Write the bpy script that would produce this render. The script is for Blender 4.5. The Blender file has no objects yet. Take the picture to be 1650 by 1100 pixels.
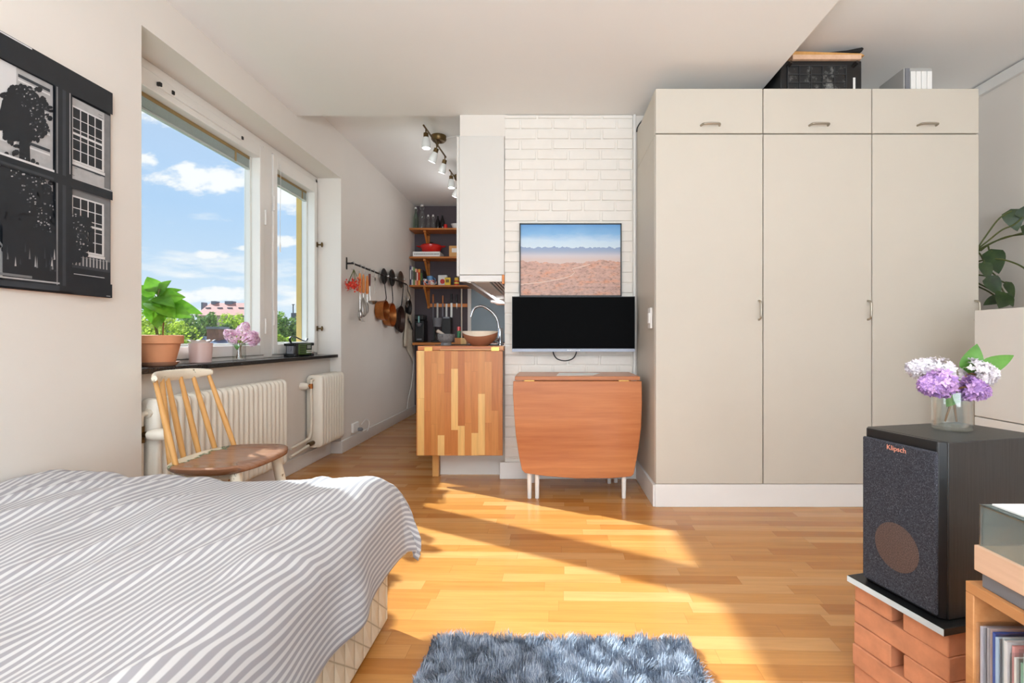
import bpy, math, random
from mathutils import Vector, Matrix, noise
PI = math.pi
R = random.Random(7)
S = bpy.context.scene
COL = S.collection

def C(r, g, b):
    f = lambda v: (v/255/12.92) if v/255 <= .04045 else ((v/255+.055)/1.055)**2.4
    return (f(r), f(g), f(b), 1)

# ---------------------------------------------------------------- camera, sky, sun, lights, exposure
FOC, VX, VY, HC = 790.0, 886.0, 546.0, .935       # focal length in pixels, vanishing point, eye height
cd = bpy.data.cameras.new('camera'); cam = bpy.data.objects.new('camera', cd); COL.objects.link(cam)
cam.location = (0, 0, HC); cam.rotation_euler = (PI/2, 0, 0)
cd.sensor_fit = 'HORIZONTAL'; cd.sensor_width = 36; cd.lens = FOC/1650*36
cd.shift_x = -(VX-825)/1650; cd.shift_y = (VY-550)/1650; cd.clip_start = .02; cd.clip_end = 500
S.camera = cam
S.view_settings.view_transform = 'Standard'; S.view_settings.look = 'None'
S.view_settings.gamma = 1; S.view_settings.use_curve_mapping = False
S.view_settings.exposure = 0.47

W = bpy.data.worlds.new('sky'); S.world = W; W.use_nodes = True
wt = W.node_tree; wt.nodes.clear()
def wn(t, **k):
    n = wt.nodes.new(t)
    for a, b in k.items(): setattr(n, a, b)
    return n
_tc = wn('ShaderNodeTexCoord'); _sx = wn('ShaderNodeSeparateXYZ'); wt.links.new(_tc.outputs['Generated'], _sx.inputs[0])
_rp = wn('ShaderNodeValToRGB'); wt.links.new(_sx.outputs['Z'], _rp.inputs[0])
_e = _rp.color_ramp.elements
_e[0].position = 0.0; _e[0].color = C(222, 236, 248)
_e[1].position = 1.0; _e[1].color = C(150, 186, 232)
for p, c in ((.10, C(206, 228, 249)), (.22, C(180, 212, 246)), (.45, C(190, 210, 240))):
    q = _e.new(p); q.color = c
_add = wn('ShaderNodeMath', operation='ADD'); wt.links.new(_sx.outputs['Z'], _add.inputs[0]); _add.inputs[1].default_value = .12
_cmb = wn('ShaderNodeCombineXYZ')
for i, ax in enumerate('XY'):
    d = wn('ShaderNodeMath', operation='DIVIDE'); wt.links.new(_sx.outputs[ax], d.inputs[0]); wt.links.new(_add.outputs[0], d.inputs[1])
    wt.links.new(d.outputs[0], _cmb.inputs[i])
_cmb.inputs[2].default_value = 3.7
_nz = wn('ShaderNodeTexNoise'); _nz.inputs['Scale'].default_value = 1.15; _nz.inputs['Detail'].default_value = 9; _nz.inputs['Roughness'].default_value = .58
wt.links.new(_cmb.outputs[0], _nz.inputs['Vector'])
_cr = wn('ShaderNodeValToRGB'); _cr.color_ramp.elements[0].position = .53; _cr.color_ramp.elements[1].position = .66
_cr.color_ramp.elements[0].color = (0, 0, 0, 1); _cr.color_ramp.elements[1].color = (1, 1, 1, 1)
wt.links.new(_nz.outputs['Fac'], _cr.inputs[0])
_mx = wn('ShaderNodeMixRGB')
def _mt(op, a, b=None):
    n = wn('ShaderNodeMath', operation=op)
    for i, q in enumerate((a, b)):
        if q is None: continue
        if isinstance(q, (int, float)): n.inputs[i].default_value = q
        else: wt.links.new(q, n.inputs[i])
    return n.outputs[0]
# cumulus puffs and streaks at their own places in the sky (slopes x/y, z/y)
_u = _mt('DIVIDE', _sx.outputs['X'], _mt('MAXIMUM', _sx.outputs['Y'], .02)); _v = _mt('DIVIDE', _sx.outputs['Z'], _mt('MAXIMUM', _sx.outputs['Y'], .02))
_uv = wn('ShaderNodeCombineXYZ'); wt.links.new(_u, _uv.inputs[0]); wt.links.new(_mt('MULTIPLY', _v, 2.2), _uv.inputs[1])
_cn = wn('ShaderNodeTexNoise'); _cn.inputs['Scale'].default_value = 16; _cn.inputs['Detail'].default_value = 7; _cn.inputs['Roughness'].default_value = .62; wt.links.new(_uv.outputs[0], _cn.inputs['Vector'])
_mask = _cr.outputs['Color']
for u0, v0, a_, b_ in ((-.695, .325, .125, .032), (-.745, .345, .03, .018), (-.82, .362, .03, .016), (-.70, .172, .06, .011), (-.62, .185, .035, .007), (-.70, .088, .12, .018), (-.545, .30, .05, .05), (-.545, .20, .04, .012), (-.78, .47, .09, .035)):
    d2 = _mt('ADD', _mt('POWER', _mt('ABSOLUTE', _mt('DIVIDE', _mt('SUBTRACT', _u, u0), a_)), 2), _mt('POWER', _mt('ABSOLUTE', _mt('DIVIDE', _mt('SUBTRACT', _v, v0), b_)), 2))
    e_ = _mt('ADD', d2, _mt('MULTIPLY', _mt('SUBTRACT', _cn.outputs['Fac'], .5), -4.2))
    k_ = wn('ShaderNodeMapRange', interpolation_type='SMOOTHSTEP'); wt.links.new(e_, k_.inputs[0]); k_.inputs[1].default_value = 1.1; k_.inputs[2].default_value = .1; k_.inputs[3].default_value = 0; k_.inputs[4].default_value = 1
    _mask = _mt('MAXIMUM', _mask, k_.outputs[0])
wt.links.new(_mask, _mx.inputs[0]); wt.links.new(_rp.outputs['Color'], _mx.inputs[1]); _mx.inputs[2].default_value = C(252, 252, 253)
_bg = wn('ShaderNodeBackground'); _bg.inputs['Strength'].default_value = .80
wt.links.new(_mx.outputs[0], _bg.inputs[0])
_wo = wn('ShaderNodeOutputWorld'); wt.links.new(_bg.outputs[0], _wo.inputs[0])

def light(name, kind, energy, col, loc=(0, 0, 0)):
    d = bpy.data.lights.new(name, kind); d.energy = energy; d.color = col[:3]
    o = bpy.data.objects.new(name, d); COL.objects.link(o); o.location = loc
    return o, d
sun, sd = light('sun', 'SUN', 9.2, (.85, .96, 1))
sd.angle = math.radians(.9)
sun.rotation_euler = Vector((1.263, -.70, -1)).to_track_quat('-Z', 'Y').to_euler()
fill, fd = light('back_fill_light', 'AREA', 74, (.84, .93, 1), (-.1, -2.9, .9))   # unseen fill light added behind the camera to brighten the room
fd.shape = 'RECTANGLE'; fd.size = 3.6; fd.size_y = 1.2
fill.rotation_euler = Vector((0, 1, .45)).to_track_quat('-Z', 'Y').to_euler()
upfill, ud = light('ceiling_fill_light', 'AREA', 146, (.80, .91, 1), (.1, -1.3, 1.2))      # added fill light behind the camera, aimed up to brighten the ceiling
ud.shape = 'DISK'; ud.size = 1.5; upfill.rotation_euler = (PI, 0, 0)

# ---------------------------------------------------------------- helpers
def P(px, py, Y): return Vector(((px-VX)*Y/FOC, Y, HC-(py-VY)*Y/FOC))
def atX(px, X): return FOC*X/(px-VX)

def world_mat(o):
    m = o.matrix_basis.copy()
    while o.parent: o = o.parent; m = o.matrix_basis @ m
    return m

class MB:
    def __init__(s): s.v = []; s.f = []; s.m = []; s.mi = 0; s.uv = None; s.T = None
    def add(s, vs, fs):
        b = len(s.v)
        for p in vs:
            p = Vector(p); s.v.append(s.T @ p if s.T else p)
        for f in fs: s.f.append([b+i for i in f]); s.m.append(s.mi)
        return s
    def box(s, a, b):
        x0, x1 = sorted((a[0], b[0])); y0, y1 = sorted((a[1], b[1])); z0, z1 = sorted((a[2], b[2]))
        return s.add([(x0,y0,z0),(x1,y0,z0),(x1,y1,z0),(x0,y1,z0),(x0,y0,z1),(x1,y0,z1),(x1,y1,z1),(x0,y1,z1)],
              [(0,3,2,1),(4,5,6,7),(0,1,5,4),(1,2,6,5),(2,3,7,6),(3,0,4,7)])
    def tube(s, pts, r, n=10, cap=True, flat=None):
        pts = [Vector(p) for p in pts]; k = len(pts)
        rr = r if isinstance(r, (list, tuple)) else [r]*k
        vs = []; up = None
        for i, p in enumerate(pts):
            d = (pts[min(i+1, k-1)]-pts[max(i-1, 0)]).normalized()
            if up is None:
                up = Vector((0, 0, 1)) if abs(d.z) < .9 else Vector((1, 0, 0))
            a = d.cross(up)
            if a.length < 1e-6: a = d.orthogonal()
            a.normalize(); b = a.cross(d); b.normalize(); up = b
            for j in range(n):
                t = 2*PI*j/n
                vs.append(p+a*(math.cos(t)*rr[i])+b*(math.sin(t)*rr[i]*(flat or 1)))
        fs = []
        for i in range(k-1):
            for j in range(n):
                fs.append((i*n+j, i*n+(j+1) % n, (i+1)*n+(j+1) % n, (i+1)*n+j))
        if cap: fs.append(list(range(n))[::-1]); fs.append([(k-1)*n+j for j in range(n)])
        return s.add(vs, [f[::-1] for f in fs])
    def cyl(s, p0, p1, r0, r1=None, n=20): return s.tube([p0, p1], [r0, r0 if r1 is None else r1], n)
    def lathe(s, prof, c=(0, 0, 0), n=28, axis='Z', cap0=True, cap1=True):
        vs = []; c = Vector(c)
        for r, h in prof:
            for j in range(n):
                t = 2*PI*j/n; a, b = r*math.cos(t), r*math.sin(t)
                vs.append(c+Vector({'Z': (a, b, h), 'X': (h, a, b), 'Y': (b, h, a)}[axis]))
        fs = []
        for i in range(len(prof)-1):
            for j in range(n):
                fs.append((i*n+j, i*n+(j+1) % n, (i+1)*n+(j+1) % n, (i+1)*n+j))
        if cap0 and prof[0][0] > 1e-5: fs.append(list(range(n))[::-1])
        if cap1 and prof[-1][0] > 1e-5: fs.append([(len(prof)-1)*n+j for j in range(n)])
        return s.add(vs, fs)
    def prism(s, poly, a, b, axis='Y'):
        """polygon in the plane across axis, extruded from a to b"""
        n = len(poly)
        g = {'Y': lambda p, h: (p[0], h, p[1]), 'X': lambda p, h: (h, p[0], p[1]), 'Z': lambda p, h: (p[0], p[1], h)}[axis]
        vs = [g(p, a) for p in poly]+[g(p, b) for p in poly]
        fs = [list(range(n)), [n+i for i in range(n)][::-1]]+[(i, n+i, n+(i+1) % n, (i+1) % n) for i in range(n)]
        return s.add(vs, fs)
    def sphere(s, c, r, n=14, m=8, sc=(1, 1, 1)):
        c = Vector(c); vs = [c+Vector((0, 0, -r*sc[2]))]; fs = []
        for i in range(1, m):
            f = PI*i/m
            for j in range(n):
                t = 2*PI*j/n
                vs.append(c+Vector((r*math.sin(f)*math.cos(t)*sc[0], r*math.sin(f)*math.sin(t)*sc[1], -r*math.cos(f)*sc[2])))
        vs.append(c+Vector((0, 0, r*sc[2]))); L = len(vs)-1
        for j in range(n):
            fs.append((0, 1+(j+1) % n, 1+j)); fs.append((L, L-n+j, L-n+(j+1) % n))
        for i in range(m-2):
            for j in range(n):
                a = 1+i*n
                fs.append((a+j, a+(j+1) % n, a+n+(j+1) % n, a+n+j))
        return s.add(vs, fs)
    def grid(s, fn, nu, nv, uv=None):
        vs = [fn(i/nu, j/nv) for j in range(nv+1) for i in range(nu+1)]
        if uv is not None: s.uv = [uv(i/nu, j/nv) for j in range(nv+1) for i in range(nu+1)]
        fs = [(j*(nu+1)+i, j*(nu+1)+i+1, (j+1)*(nu+1)+i+1, (j+1)*(nu+1)+i) for j in range(nv) for i in range(nu)]
        return s.add(vs, fs)
    def leaf(s, base, d, nrm, L, w, droop=.3, fold=.25, heart=False, tip=1.0):
        base = Vector(base); d = Vector(d).normalized(); nrm = Vector(nrm); nrm = (nrm-d*nrm.dot(d)).normalized(); sd_ = d.cross(nrm)
        n = 8; vs = []
        for i in range(n+1):
            t = i/n
            wd = w*.5*(math.sin(PI*min(1, t**.62))**.85 if not heart else math.sin(PI*t**.5)**.8)
            if i == n: wd = 0.0005
            ctr = base+d*(L*t)-nrm*(droop*L*t*t)
            back = -d*(.12*L*(1-t)**3) if heart else Vector()
            for u in (-1, -.5, 0, .5, 1):
                vs.append(ctr+sd_*(wd*u)+nrm*(fold*wd*abs(u)*(1.2-.5*abs(u)))+back*abs(u))
        fs = [(i*5+j, i*5+j+1, (i+1)*5+j+1, (i+1)*5+j) for i in range(n) for j in range(4)]
        return s.add(vs, fs)
    def build(s, name, mats, parent=None, world=False, smooth=40, bevel=0, seg=2, sub=0, solid=0):
        mats = mats if isinstance(mats, (list, tuple)) else [mats]
        vs = s.v
        loc = None
        if parent is None:
            x = [p.x for p in vs]; y = [p.y for p in vs]; z = min(p.z for p in vs)
            loc = Vector(((min(x)+max(x))/2, (min(y)+max(y))/2, z)); vs = [p-loc for p in vs]
        elif world:
            m = world_mat(parent).inverted(); vs = [m @ p for p in vs]
        me = bpy.data.meshes.new(name); me.from_pydata([tuple(p) for p in vs], [], s.f)
        for m in mats: me.materials.append(m)
        if len(mats) > 1: me.polygons.foreach_set('material_index', s.m)
        if s.uv:
            ul = me.uv_layers.new(name='cloth')
            for lp in me.loops: ul.data[lp.index].uv = s.uv[lp.vertex_index]
        if smooth:
            me.polygons.foreach_set('use_smooth', [True]*len(me.polygons))
            me.set_sharp_from_angle(angle=math.radians(smooth))
        me.update()
        o = bpy.data.objects.new(name, me); COL.objects.link(o)
        if parent: o.parent = parent
        if loc is not None: o.location = loc
        if solid:
            q = o.modifiers.new('solid', 'SOLIDIFY'); q.thickness = solid; q.offset = 0
        if bevel:
            q = o.modifiers.new('bevel', 'BEVEL'); q.width = bevel; q.segments = seg; q.limit_method = 'ANGLE'; q.angle_limit = math.radians(40)
        if sub:
            q = o.modifiers.new('sub', 'SUBSURF'); q.levels = sub; q.render_levels = sub
        return o

def tag(o, label, cat, group=None, kind=None):
    o['label'] = label; o['category'] = cat
    if group: o['group'] = group
    if kind: o['kind'] = kind
    return o
def thing(name, label, cat, loc=(0, 0, 0), rz=0, group=None, kind=None):
    o = bpy.data.objects.new(name, None); COL.objects.link(o); o.location = loc; o.rotation_euler = (0, 0, rz)
    o.empty_display_size = .05
    return tag(o, label, cat, group, kind)
def struct(o, label=None, cat=None):
    o['kind'] = 'structure'
    if label: o['label'] = label
    if cat: o['category'] = cat
    return o
def copy_tree(o, parent=None):
    c = o.copy(); COL.objects.link(c)
    if parent: c.parent = parent
    for ch in [x for x in bpy.data.objects if x.parent == o]: copy_tree(ch, c)
    return c
def text(name, s, size, m, parent, mtx, depth=.0004):
    cu = bpy.data.curves.new(name, 'FONT'); cu.body = s; cu.size = size; cu.extrude = depth; cu.align_x = 'CENTER'; cu.align_y = 'CENTER'
    t = bpy.data.objects.new(name, cu); COL.objects.link(t)
    dg = bpy.context.evaluated_depsgraph_get(); dg.update()
    me = bpy.data.meshes.new_from_object(t.evaluated_get(dg)); bpy.data.objects.remove(t)
    me.materials.clear(); me.materials.append(m)
    o = bpy.data.objects.new(name, me); COL.objects.link(o); o.parent = parent; o.matrix_basis = mtx
    return o
def spline(pts, n=6):
    pts = [Vector(p) for p in pts]; out = []
    for i in range(len(pts)-1):
        p0, p1, p2, p3 = pts[max(i-1, 0)], pts[i], pts[i+1], pts[min(i+2, len(pts)-1)]
        for k in range(n):
            t = k/n
            out.append(.5*((2*p1)+(p2-p0)*t+(2*p0-5*p1+4*p2-p3)*t*t+(3*p1-p0-3*p2+p3)*t**3))
    out.append(pts[-1]); return out

# ---------------------------------------------------------------- materials
class NT:
    def __init__(s, name):
        s.mat = bpy.data.materials.new(name); s.mat.use_nodes = True; s.t = s.mat.node_tree
        s.b = s.t.nodes['Principled BSDF']; s.out = s.t.nodes['Material Output']
    def n(s, t, **k):
        n = s.t.nodes.new(t)
        for a, b in k.items(): setattr(n, a, b)
        return n
    def l(s, a, b): s.t.links.new(a, b)
    def coord(s, scale=(1, 1, 1), rot=(0, 0, 0), out='Object'):
        tc = s.n('ShaderNodeTexCoord'); mp = s.n('ShaderNodeMapping'); s.l(tc.outputs[out], mp.inputs[0])
        mp.inputs['Scale'].default_value = scale; mp.inputs['Rotation'].default_value = rot
        return mp.outputs[0]
    def noise(s, vec, scale, detail=4, rough=.55, dim='3D', dist=0):
        n = s.n('ShaderNodeTexNoise', noise_dimensions=dim); n.inputs['Scale'].default_value = scale; n.inputs['Detail'].default_value = detail
        n.inputs['Roughness'].default_value = rough; n.inputs['Distortion'].default_value = dist
        if vec is not None: s.l(vec, n.inputs['Vector'])
        return n.outputs['Fac']
    def ramp(s, fac, stops, interp='LINEAR'):
        r = s.n('ShaderNodeValToRGB'); r.color_ramp.interpolation = interp; e = r.color_ramp.elements
        while len(e) > 1: e.remove(e[-1])
        e[0].position, e[0].color = stops[0]
        for p, c in stops[1:]:
            q = e.new(p); q.color = c
        s.l(fac, r.inputs[0]); return r.outputs['Color']
    def math(s, op, a, b=None, c=None):
        m = s.n('ShaderNodeMath', operation=op)
        for i, v in enumerate((a, b, c)):
            if v is None: continue
            if isinstance(v, (int, float)): m.inputs[i].default_value = v
            else: s.l(v, m.inputs[i])
        return m.outputs[0]
    def mix(s, fac, a, b, blend='MIX'):
        m = s.n('ShaderNodeMixRGB', blend_type=blend)
        for i, v in enumerate((fac, a, b)):
            if isinstance(v, (int, float)): m.inputs[i].default_value = v
            elif isinstance(v, tuple): m.inputs[i].default_value = v
            else: s.l(v, m.inputs[i])
        return m.outputs[0]
    def bump(s, h, strength=.2, dist=.01):
        b = s.n('ShaderNodeBump'); b.inputs['Strength'].default_value = strength; b.inputs['Distance'].default_value = dist
        s.l(h, b.inputs['Height']); s.l(b.outputs[0], s.b.inputs['Normal'])
    def base(s, col): s.l(col, s.b.inputs['Base Color'])
    def set(s, **k):
        for a, v in k.items(): s.b.inputs[a.replace('_', ' ')].default_value = v
        return s.mat

def plain(name, col, rough=.5, metal=0, var=.04, vscale=8, bump=0, bscale=60, spec=.5, coat=0):
    m = NT(name); m.set(Roughness=rough, Metallic=metal); m.b.inputs['Specular IOR Level'].default_value = spec
    if coat: m.b.inputs['Coat Weight'].default_value = coat
    v = m.coord(); f = m.noise(v, vscale, 3)
    lo = tuple(max(0, x*(1-var)) for x in col[:3])+(1,); hi = tuple(min(1, x*(1+var)) for x in col[:3])+(1,)
    m.base(m.ramp(f, [(.3, lo), (.7, hi)]))
    if bump: m.bump(m.noise(v, bscale, 5), bump, .003)
    return m.mat
def wood(name, c1, c2, axis=0, rough=.4, fine=60, coat=0, spec=.4):
    m = NT(name); sc = [1, 1, 1]; sc[axis] = .06
    v = m.coord(tuple(sc)); f = m.noise(v, fine, 5, .6); g = m.noise(v, fine*.2, 3, .5, dist=.6)
    h = m.math('ADD', m.math('MULTIPLY', f, .5), m.math('MULTIPLY', g, .5))
    m.base(m.ramp(h, [(.3, c1), (.7, c2)])); m.set(Roughness=rough); m.bump(f, .05, .002)
    m.b.inputs['Coat Weight'].default_value = coat; m.b.inputs['Specular IOR Level'].default_value = spec
    return m.mat
def staves(name, stops, along, across, width, length, rot=(0, 0, 0), rough=.35, seam=.35, fine=45, coat=.0, spec=.5):
    """wood strips of random length offset and tone"""
    m = NT(name); v = m.coord(rot=rot); sp = m.n('ShaderNodeSeparateXYZ'); m.l(v, sp.inputs[0])
    a = sp.outputs[along]; c = sp.outputs[across]
    q = m.math('DIVIDE', c, width); row = m.math('FLOOR', q); fr = m.math('SUBTRACT', q, row)
    wn_ = m.n('ShaderNodeTexWhiteNoise', noise_dimensions='1D'); m.l(row, wn_.inputs['W'])
    p = m.math('ADD', m.math('DIVIDE', a, length), m.math('MULTIPLY', wn_.outputs['Value'], 7.0)); cell = m.math('FLOOR', p); fa = m.math('SUBTRACT', p, cell)
    cb = m.n('ShaderNodeCombineXYZ'); m.l(row, cb.inputs[0]); m.l(cell, cb.inputs[1])
    w2 = m.n('ShaderNodeTexWhiteNoise', noise_dimensions='2D'); m.l(cb.outputs[0], w2.inputs['Vector'])
    col = m.ramp(w2.outputs['Value'], stops)
    st = m.n('ShaderNodeMapping'); m.l(v, st.inputs[0]); sc = [1, 1, 1]; sc['XYZ'.index(along)] = .07; st.inputs['Scale'].default_value = sc
    off = m.n('ShaderNodeVectorMath', operation='ADD'); m.l(st.outputs[0], off.inputs[0])
    cb2 = m.n('ShaderNodeCombineXYZ'); m.l(m.math('MULTIPLY', w2.outputs['Value'], 9), cb2.inputs[2]); m.l(cb2.outputs[0], off.inputs[1])
    g = m.noise(off.outputs[0], fine, 5, .62, dist=.4)
    col = m.mix(1, col, m.ramp(g, [(.25, (.80, .78, .74, 1)), (.7, (1.06, 1.05, 1.03, 1))]), 'MULTIPLY')
    e1 = m.math('LESS_THAN', m.math('MULTIPLY', m.math('MINIMUM', fr, m.math('SUBTRACT', 1, fr)), width), .0007)
    e2 = m.math('LESS_THAN', m.math('MULTIPLY', m.math('MINIMUM', fa, m.math('SUBTRACT', 1, fa)), length), .0009)
    e = m.math('MULTIPLY', m.math('MAXIMUM', e1, e2), seam)
    m.base(m.mix(e, col, C(110, 66, 34))); m.set(Roughness=rough); m.bump(g, .03, .002)
    m.b.inputs['Coat Weight'].default_value = coat; m.b.inputs['Specular IOR Level'].default_value = spec
    return m.mat
def clear(name, tint=(1, 1, 1, 1), gloss=.10, rough=.02, edge=True):
    m = NT(name); tr = m.n('ShaderNodeBsdfTransparent'); tr.inputs[0].default_value = tint
    gl = m.n('ShaderNodeBsdfGlossy'); gl.inputs['Roughness'].default_value = rough
    mx = m.n('ShaderNodeMixShader')
    if edge:
        lw = m.n('ShaderNodeLayerWeight'); lw.inputs['Blend'].default_value = .25
        f = m.math('ADD', m.math('MULTIPLY', lw.outputs['Facing'], gloss*3), gloss*.3); m.l(m.math('MINIMUM', f, .8), mx.inputs[0])
    else: mx.inputs[0].default_value = gloss
    m.l(tr.outputs[0], mx.inputs[1]); m.l(gl.outputs[0], mx.inputs[2]); m.l(mx.outputs[0], m.out.inputs[0])
    return m.mat
def frosted(name, tint, veil, amount, gloss, rough):
    """clear plastic with a pale diffuse veil mixed in to lighten it"""
    m = NT(name); tr = m.n('ShaderNodeBsdfTransparent'); tr.inputs[0].default_value = tint
    df = m.n('ShaderNodeBsdfDiffuse'); df.inputs[0].default_value = veil; gl = m.n('ShaderNodeBsdfGlossy'); gl.inputs['Roughness'].default_value = rough
    m1 = m.n('ShaderNodeMixShader'); m1.inputs[0].default_value = amount; m2 = m.n('ShaderNodeMixShader'); m2.inputs[0].default_value = gloss
    m.l(tr.outputs[0], m1.inputs[1]); m.l(df.outputs[0], m1.inputs[2]); m.l(m1.outputs[0], m2.inputs[1]); m.l(gl.outputs[0], m2.inputs[2]); m.l(m2.outputs[0], m.out.inputs[0]); return m.mat
def island(name, stops, rough=.6, trans=0):
    m = NT(name); g = m.n('ShaderNodeNewGeometry'); m.base(m.ramp(g.outputs['Random Per Island'], stops)); m.set(Roughness=rough)
    if trans:
        tl = m.n('ShaderNodeBsdfTranslucent'); m.l(m.ramp(g.outputs['Random Per Island'], stops), tl.inputs[0])
        mx = m.n('ShaderNodeMixShader'); mx.inputs[0].default_value = trans
        m.l(m.b.outputs[0], mx.inputs[1]); m.l(tl.outputs[0], mx.inputs[2]); m.l(mx.outputs[0], m.out.inputs[0])
    return m.mat

M = {}
M['wall'] = plain('wall_paint', C(231, 224, 216), .75, var=.012, vscale=3, bump=.03, bscale=90, spec=.2)
M['ceil'] = plain('ceiling_paint', C(240, 238, 235), .8, var=.008, vscale=2, spec=.2)
M['brickw'] = plain('white_painted_brick', C(236, 230, 222), .6, var=.02, vscale=12, bump=.25, bscale=55, spec=.3)
M['plum'] = plain('plum_wall_paint', C(88, 78, 82), .65, var=.05, vscale=5, spec=.3)
M['white'] = plain('white_lacquer', C(222, 218, 212), .4, var=.008)
M['trimw'] = plain('white_trim', C(232, 229, 225), .45, var=.01)
M['ward'] = plain('wardrobe_laminate', C(202, 194, 181), .5, var=.008, spec=.4)
M['winpaint'] = plain('window_paint', C(238, 234, 228), .35, var=.012)
M['tanrail'] = plain('tan_blind_rail', C(172, 140, 84), .5)
M['slat'] = plain('aluminium_slat', C(196, 200, 194), .35, metal=.2)
M['yellowp'] = plain('yellow_outer_frame', C(226, 188, 110), .6)
M['steel'] = plain('brushed_steel', C(190, 188, 184), .3, metal=1, var=.06, vscale=30)
M['nickel'] = plain('satin_nickel', C(176, 168, 154), .33, metal=1)
M['chrome'] = plain('chrome', C(215, 218, 222), .12, metal=1)
M['brass'] = plain('brass', C(196, 160, 92), .35, metal=1)
M['oldbrass'] = plain('antique_brass', C(112, 92, 62), .38, metal=1)
M['copper'] = plain('worn_copper', C(176, 112, 62), .35, metal=.9, var=.25, vscale=14)
M['iron'] = plain('black_iron', C(34, 32, 32), .45, var=.2, metal=.3)
M['panbrown'] = plain('seasoned_pan', C(62, 42, 36), .4, metal=.4, var=.3, vscale=12)
M['black'] = plain('black_plastic', C(20, 20, 21), .4, var=.1)
M['blackgloss'] = plain('black_screen', C(3, 3, 4), .5, var=.0, spec=.04)
M['greyplastic'] = plain('grey_plastic', C(120, 122, 128), .4)
M['silverp'] = plain('silver_bezel', C(128, 130, 138), .35, metal=.5)
M['rad'] = plain('radiator_enamel', C(236, 228, 214), .35, var=.01)
M['pipe'] = plain('painted_pipe', C(226, 216, 200), .4)
M['terra'] = plain('terracotta', C(214, 148, 108), .8, var=.08, vscale=10, bump=.08)
M['terrad'] = plain('terracotta_saucer', C(168, 122, 98), .8, var=.12, vscale=14)
M['soil'] = plain('soil', C(66, 48, 36), .95, var=.4, vscale=80)
M['pink'] = plain('pink_glaze', C(214, 186, 182), .3, var=.02)
M['stone'] = plain('black_terrazzo', C(44, 42, 42), .2, var=.5, vscale=220)
M['green'] = plain('green_radio_plastic', C(72, 98, 40), .5)
M['lcd'] = plain('lcd', C(150, 158, 148), .3)
M['red'] = plain('red_enamel', C(206, 30, 24), .2, coat=.5)
M['paper'] = plain('white_paper', C(238, 236, 232), .7, var=.01)
M['cream'] = plain('cream_ceramic', C(238, 222, 200), .4)
M['granite'] = plain('grey_granite', C(112, 112, 112), .6, var=.3, vscale=120, bump=.1, bscale=200)
M['splash'] = plain('blue_grey_splashback', C(120, 140, 152), .25, var=.06, vscale=4)
M['glass'] = clear('drinking_glass', (.96, .98, .97, 1), .16)
M['gglass'] = clear('green_bottle_glass', (.72, .86, .74, 1), .2)
M['dglass'] = plain('dark_bottle_glass', C(24, 20, 20), .12)
M['pane'] = clear('window_pane', (.98, .99, .99, 1), .02, .35, edge=False)
M['acrylic'] = frosted('smoked_acrylic', (.80, .85, .85, 1), C(190, 200, 198), .16, .05, .08)  # pale haze put into the shader to lighten the cover
M['water'] = clear('water', (.95, .97, .96, 1), .08, .0)
M['orangew'] = plain('orange_handle', C(226, 140, 70), .45)
M['redfl'] = island('red_petal', [(0, C(214, 40, 28)), (1, C(238, 84, 60))])
M['canvas'] = plain('natural_canvas', C(214, 202, 182), .9, var=.05, vscale=40)
M['whitecable'] = plain('white_cable', C(226, 224, 220), .5)
M['beech'] = wood('beech_spindle', C(206, 150, 84), C(226, 174, 108), 2, .4)
M['pine'] = wood('oiled_pine_shelf', C(176, 102, 42), C(208, 136, 66), 0, .4)
M['oakx'] = wood('oak_cabinet', C(190, 128, 76), C(216, 158, 106), 1, .45)
M['ttwood'] = wood('turntable_oak', C(214, 172, 140), C(236, 198, 168), 1, .5)
M['teak'] = wood('teak_veneer', C(168, 94, 50), C(206, 134, 80), 0, .33, 40, coat=.15)
M['brickr'] = plain('red_brick', C(208, 140, 102), .9, var=.16, vscale=16, bump=.5, bscale=50)
M['brickg'] = plain('grey_joint', C(212, 204, 196), .9)
M['floor'] = staves('oak_parquet', [(0, C(180, 116, 54)), (.3, C(192, 129, 64)), (.65, C(200, 140, 76)), (1, C(208, 153, 94))], 'X', 'Y', .066, .46, (0, 0, math.radians(1.4)), .26, .3, 40, coat=.12)
M['butcher'] = staves('butcher_block', [(0, C(190, 114, 58)), (.5, C(206, 134, 72)), (.86, C(216, 150, 84)), (.9, C(236, 188, 118)), (1, C(240, 196, 128))], 'Z', 'X', .044, .40, (0, 0, 0), .35, .25, 50)
M['butchert'] = staves('butcher_edge', [(0, C(170, 90, 44)), (.5, C(196, 116, 62)), (1, C(222, 160, 100))], 'X', 'Z', .03, .34, (0, 0, 0), .35, .3, 50)

def m_leaf(name, c1, c2, trans=.25):
    m = NT(name); v = m.coord(); f = m.noise(v, 22, 3)
    col = m.ramp(f, [(.3, c1), (.7, c2)]); m.base(col); m.set(Roughness=.4)
    tl = m.n('ShaderNodeBsdfTranslucent'); m.l(col, tl.inputs[0]); mx = m.n('ShaderNodeMixShader'); mx.inputs[0].default_value = trans
    m.l(m.b.outputs[0], mx.inputs[1]); m.l(tl.outputs[0], mx.inputs[2]); m.l(mx.outputs[0], m.out.inputs[0]); return m.mat
M['leaf'] = m_leaf('bright_leaf', C(84, 140, 36), C(120, 176, 52), .4)
M['leafd'] = m_leaf('dark_leaf', C(36, 54, 28), C(62, 84, 42), .15)
M['leafl'] = m_leaf('lilac_leaf', C(70, 122, 40), C(96, 150, 58), .2)
M['stem'] = plain('green_stem', C(84, 92, 44), .6)
M['bark'] = plain('woody_stem', C(128, 92, 56), .8, var=.2, vscale=40)
M['petw'] = island('white_petals', [(0, C(206, 196, 206)), (.5, C(232, 226, 230)), (1, C(246, 242, 244))], .7, .2)
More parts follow.
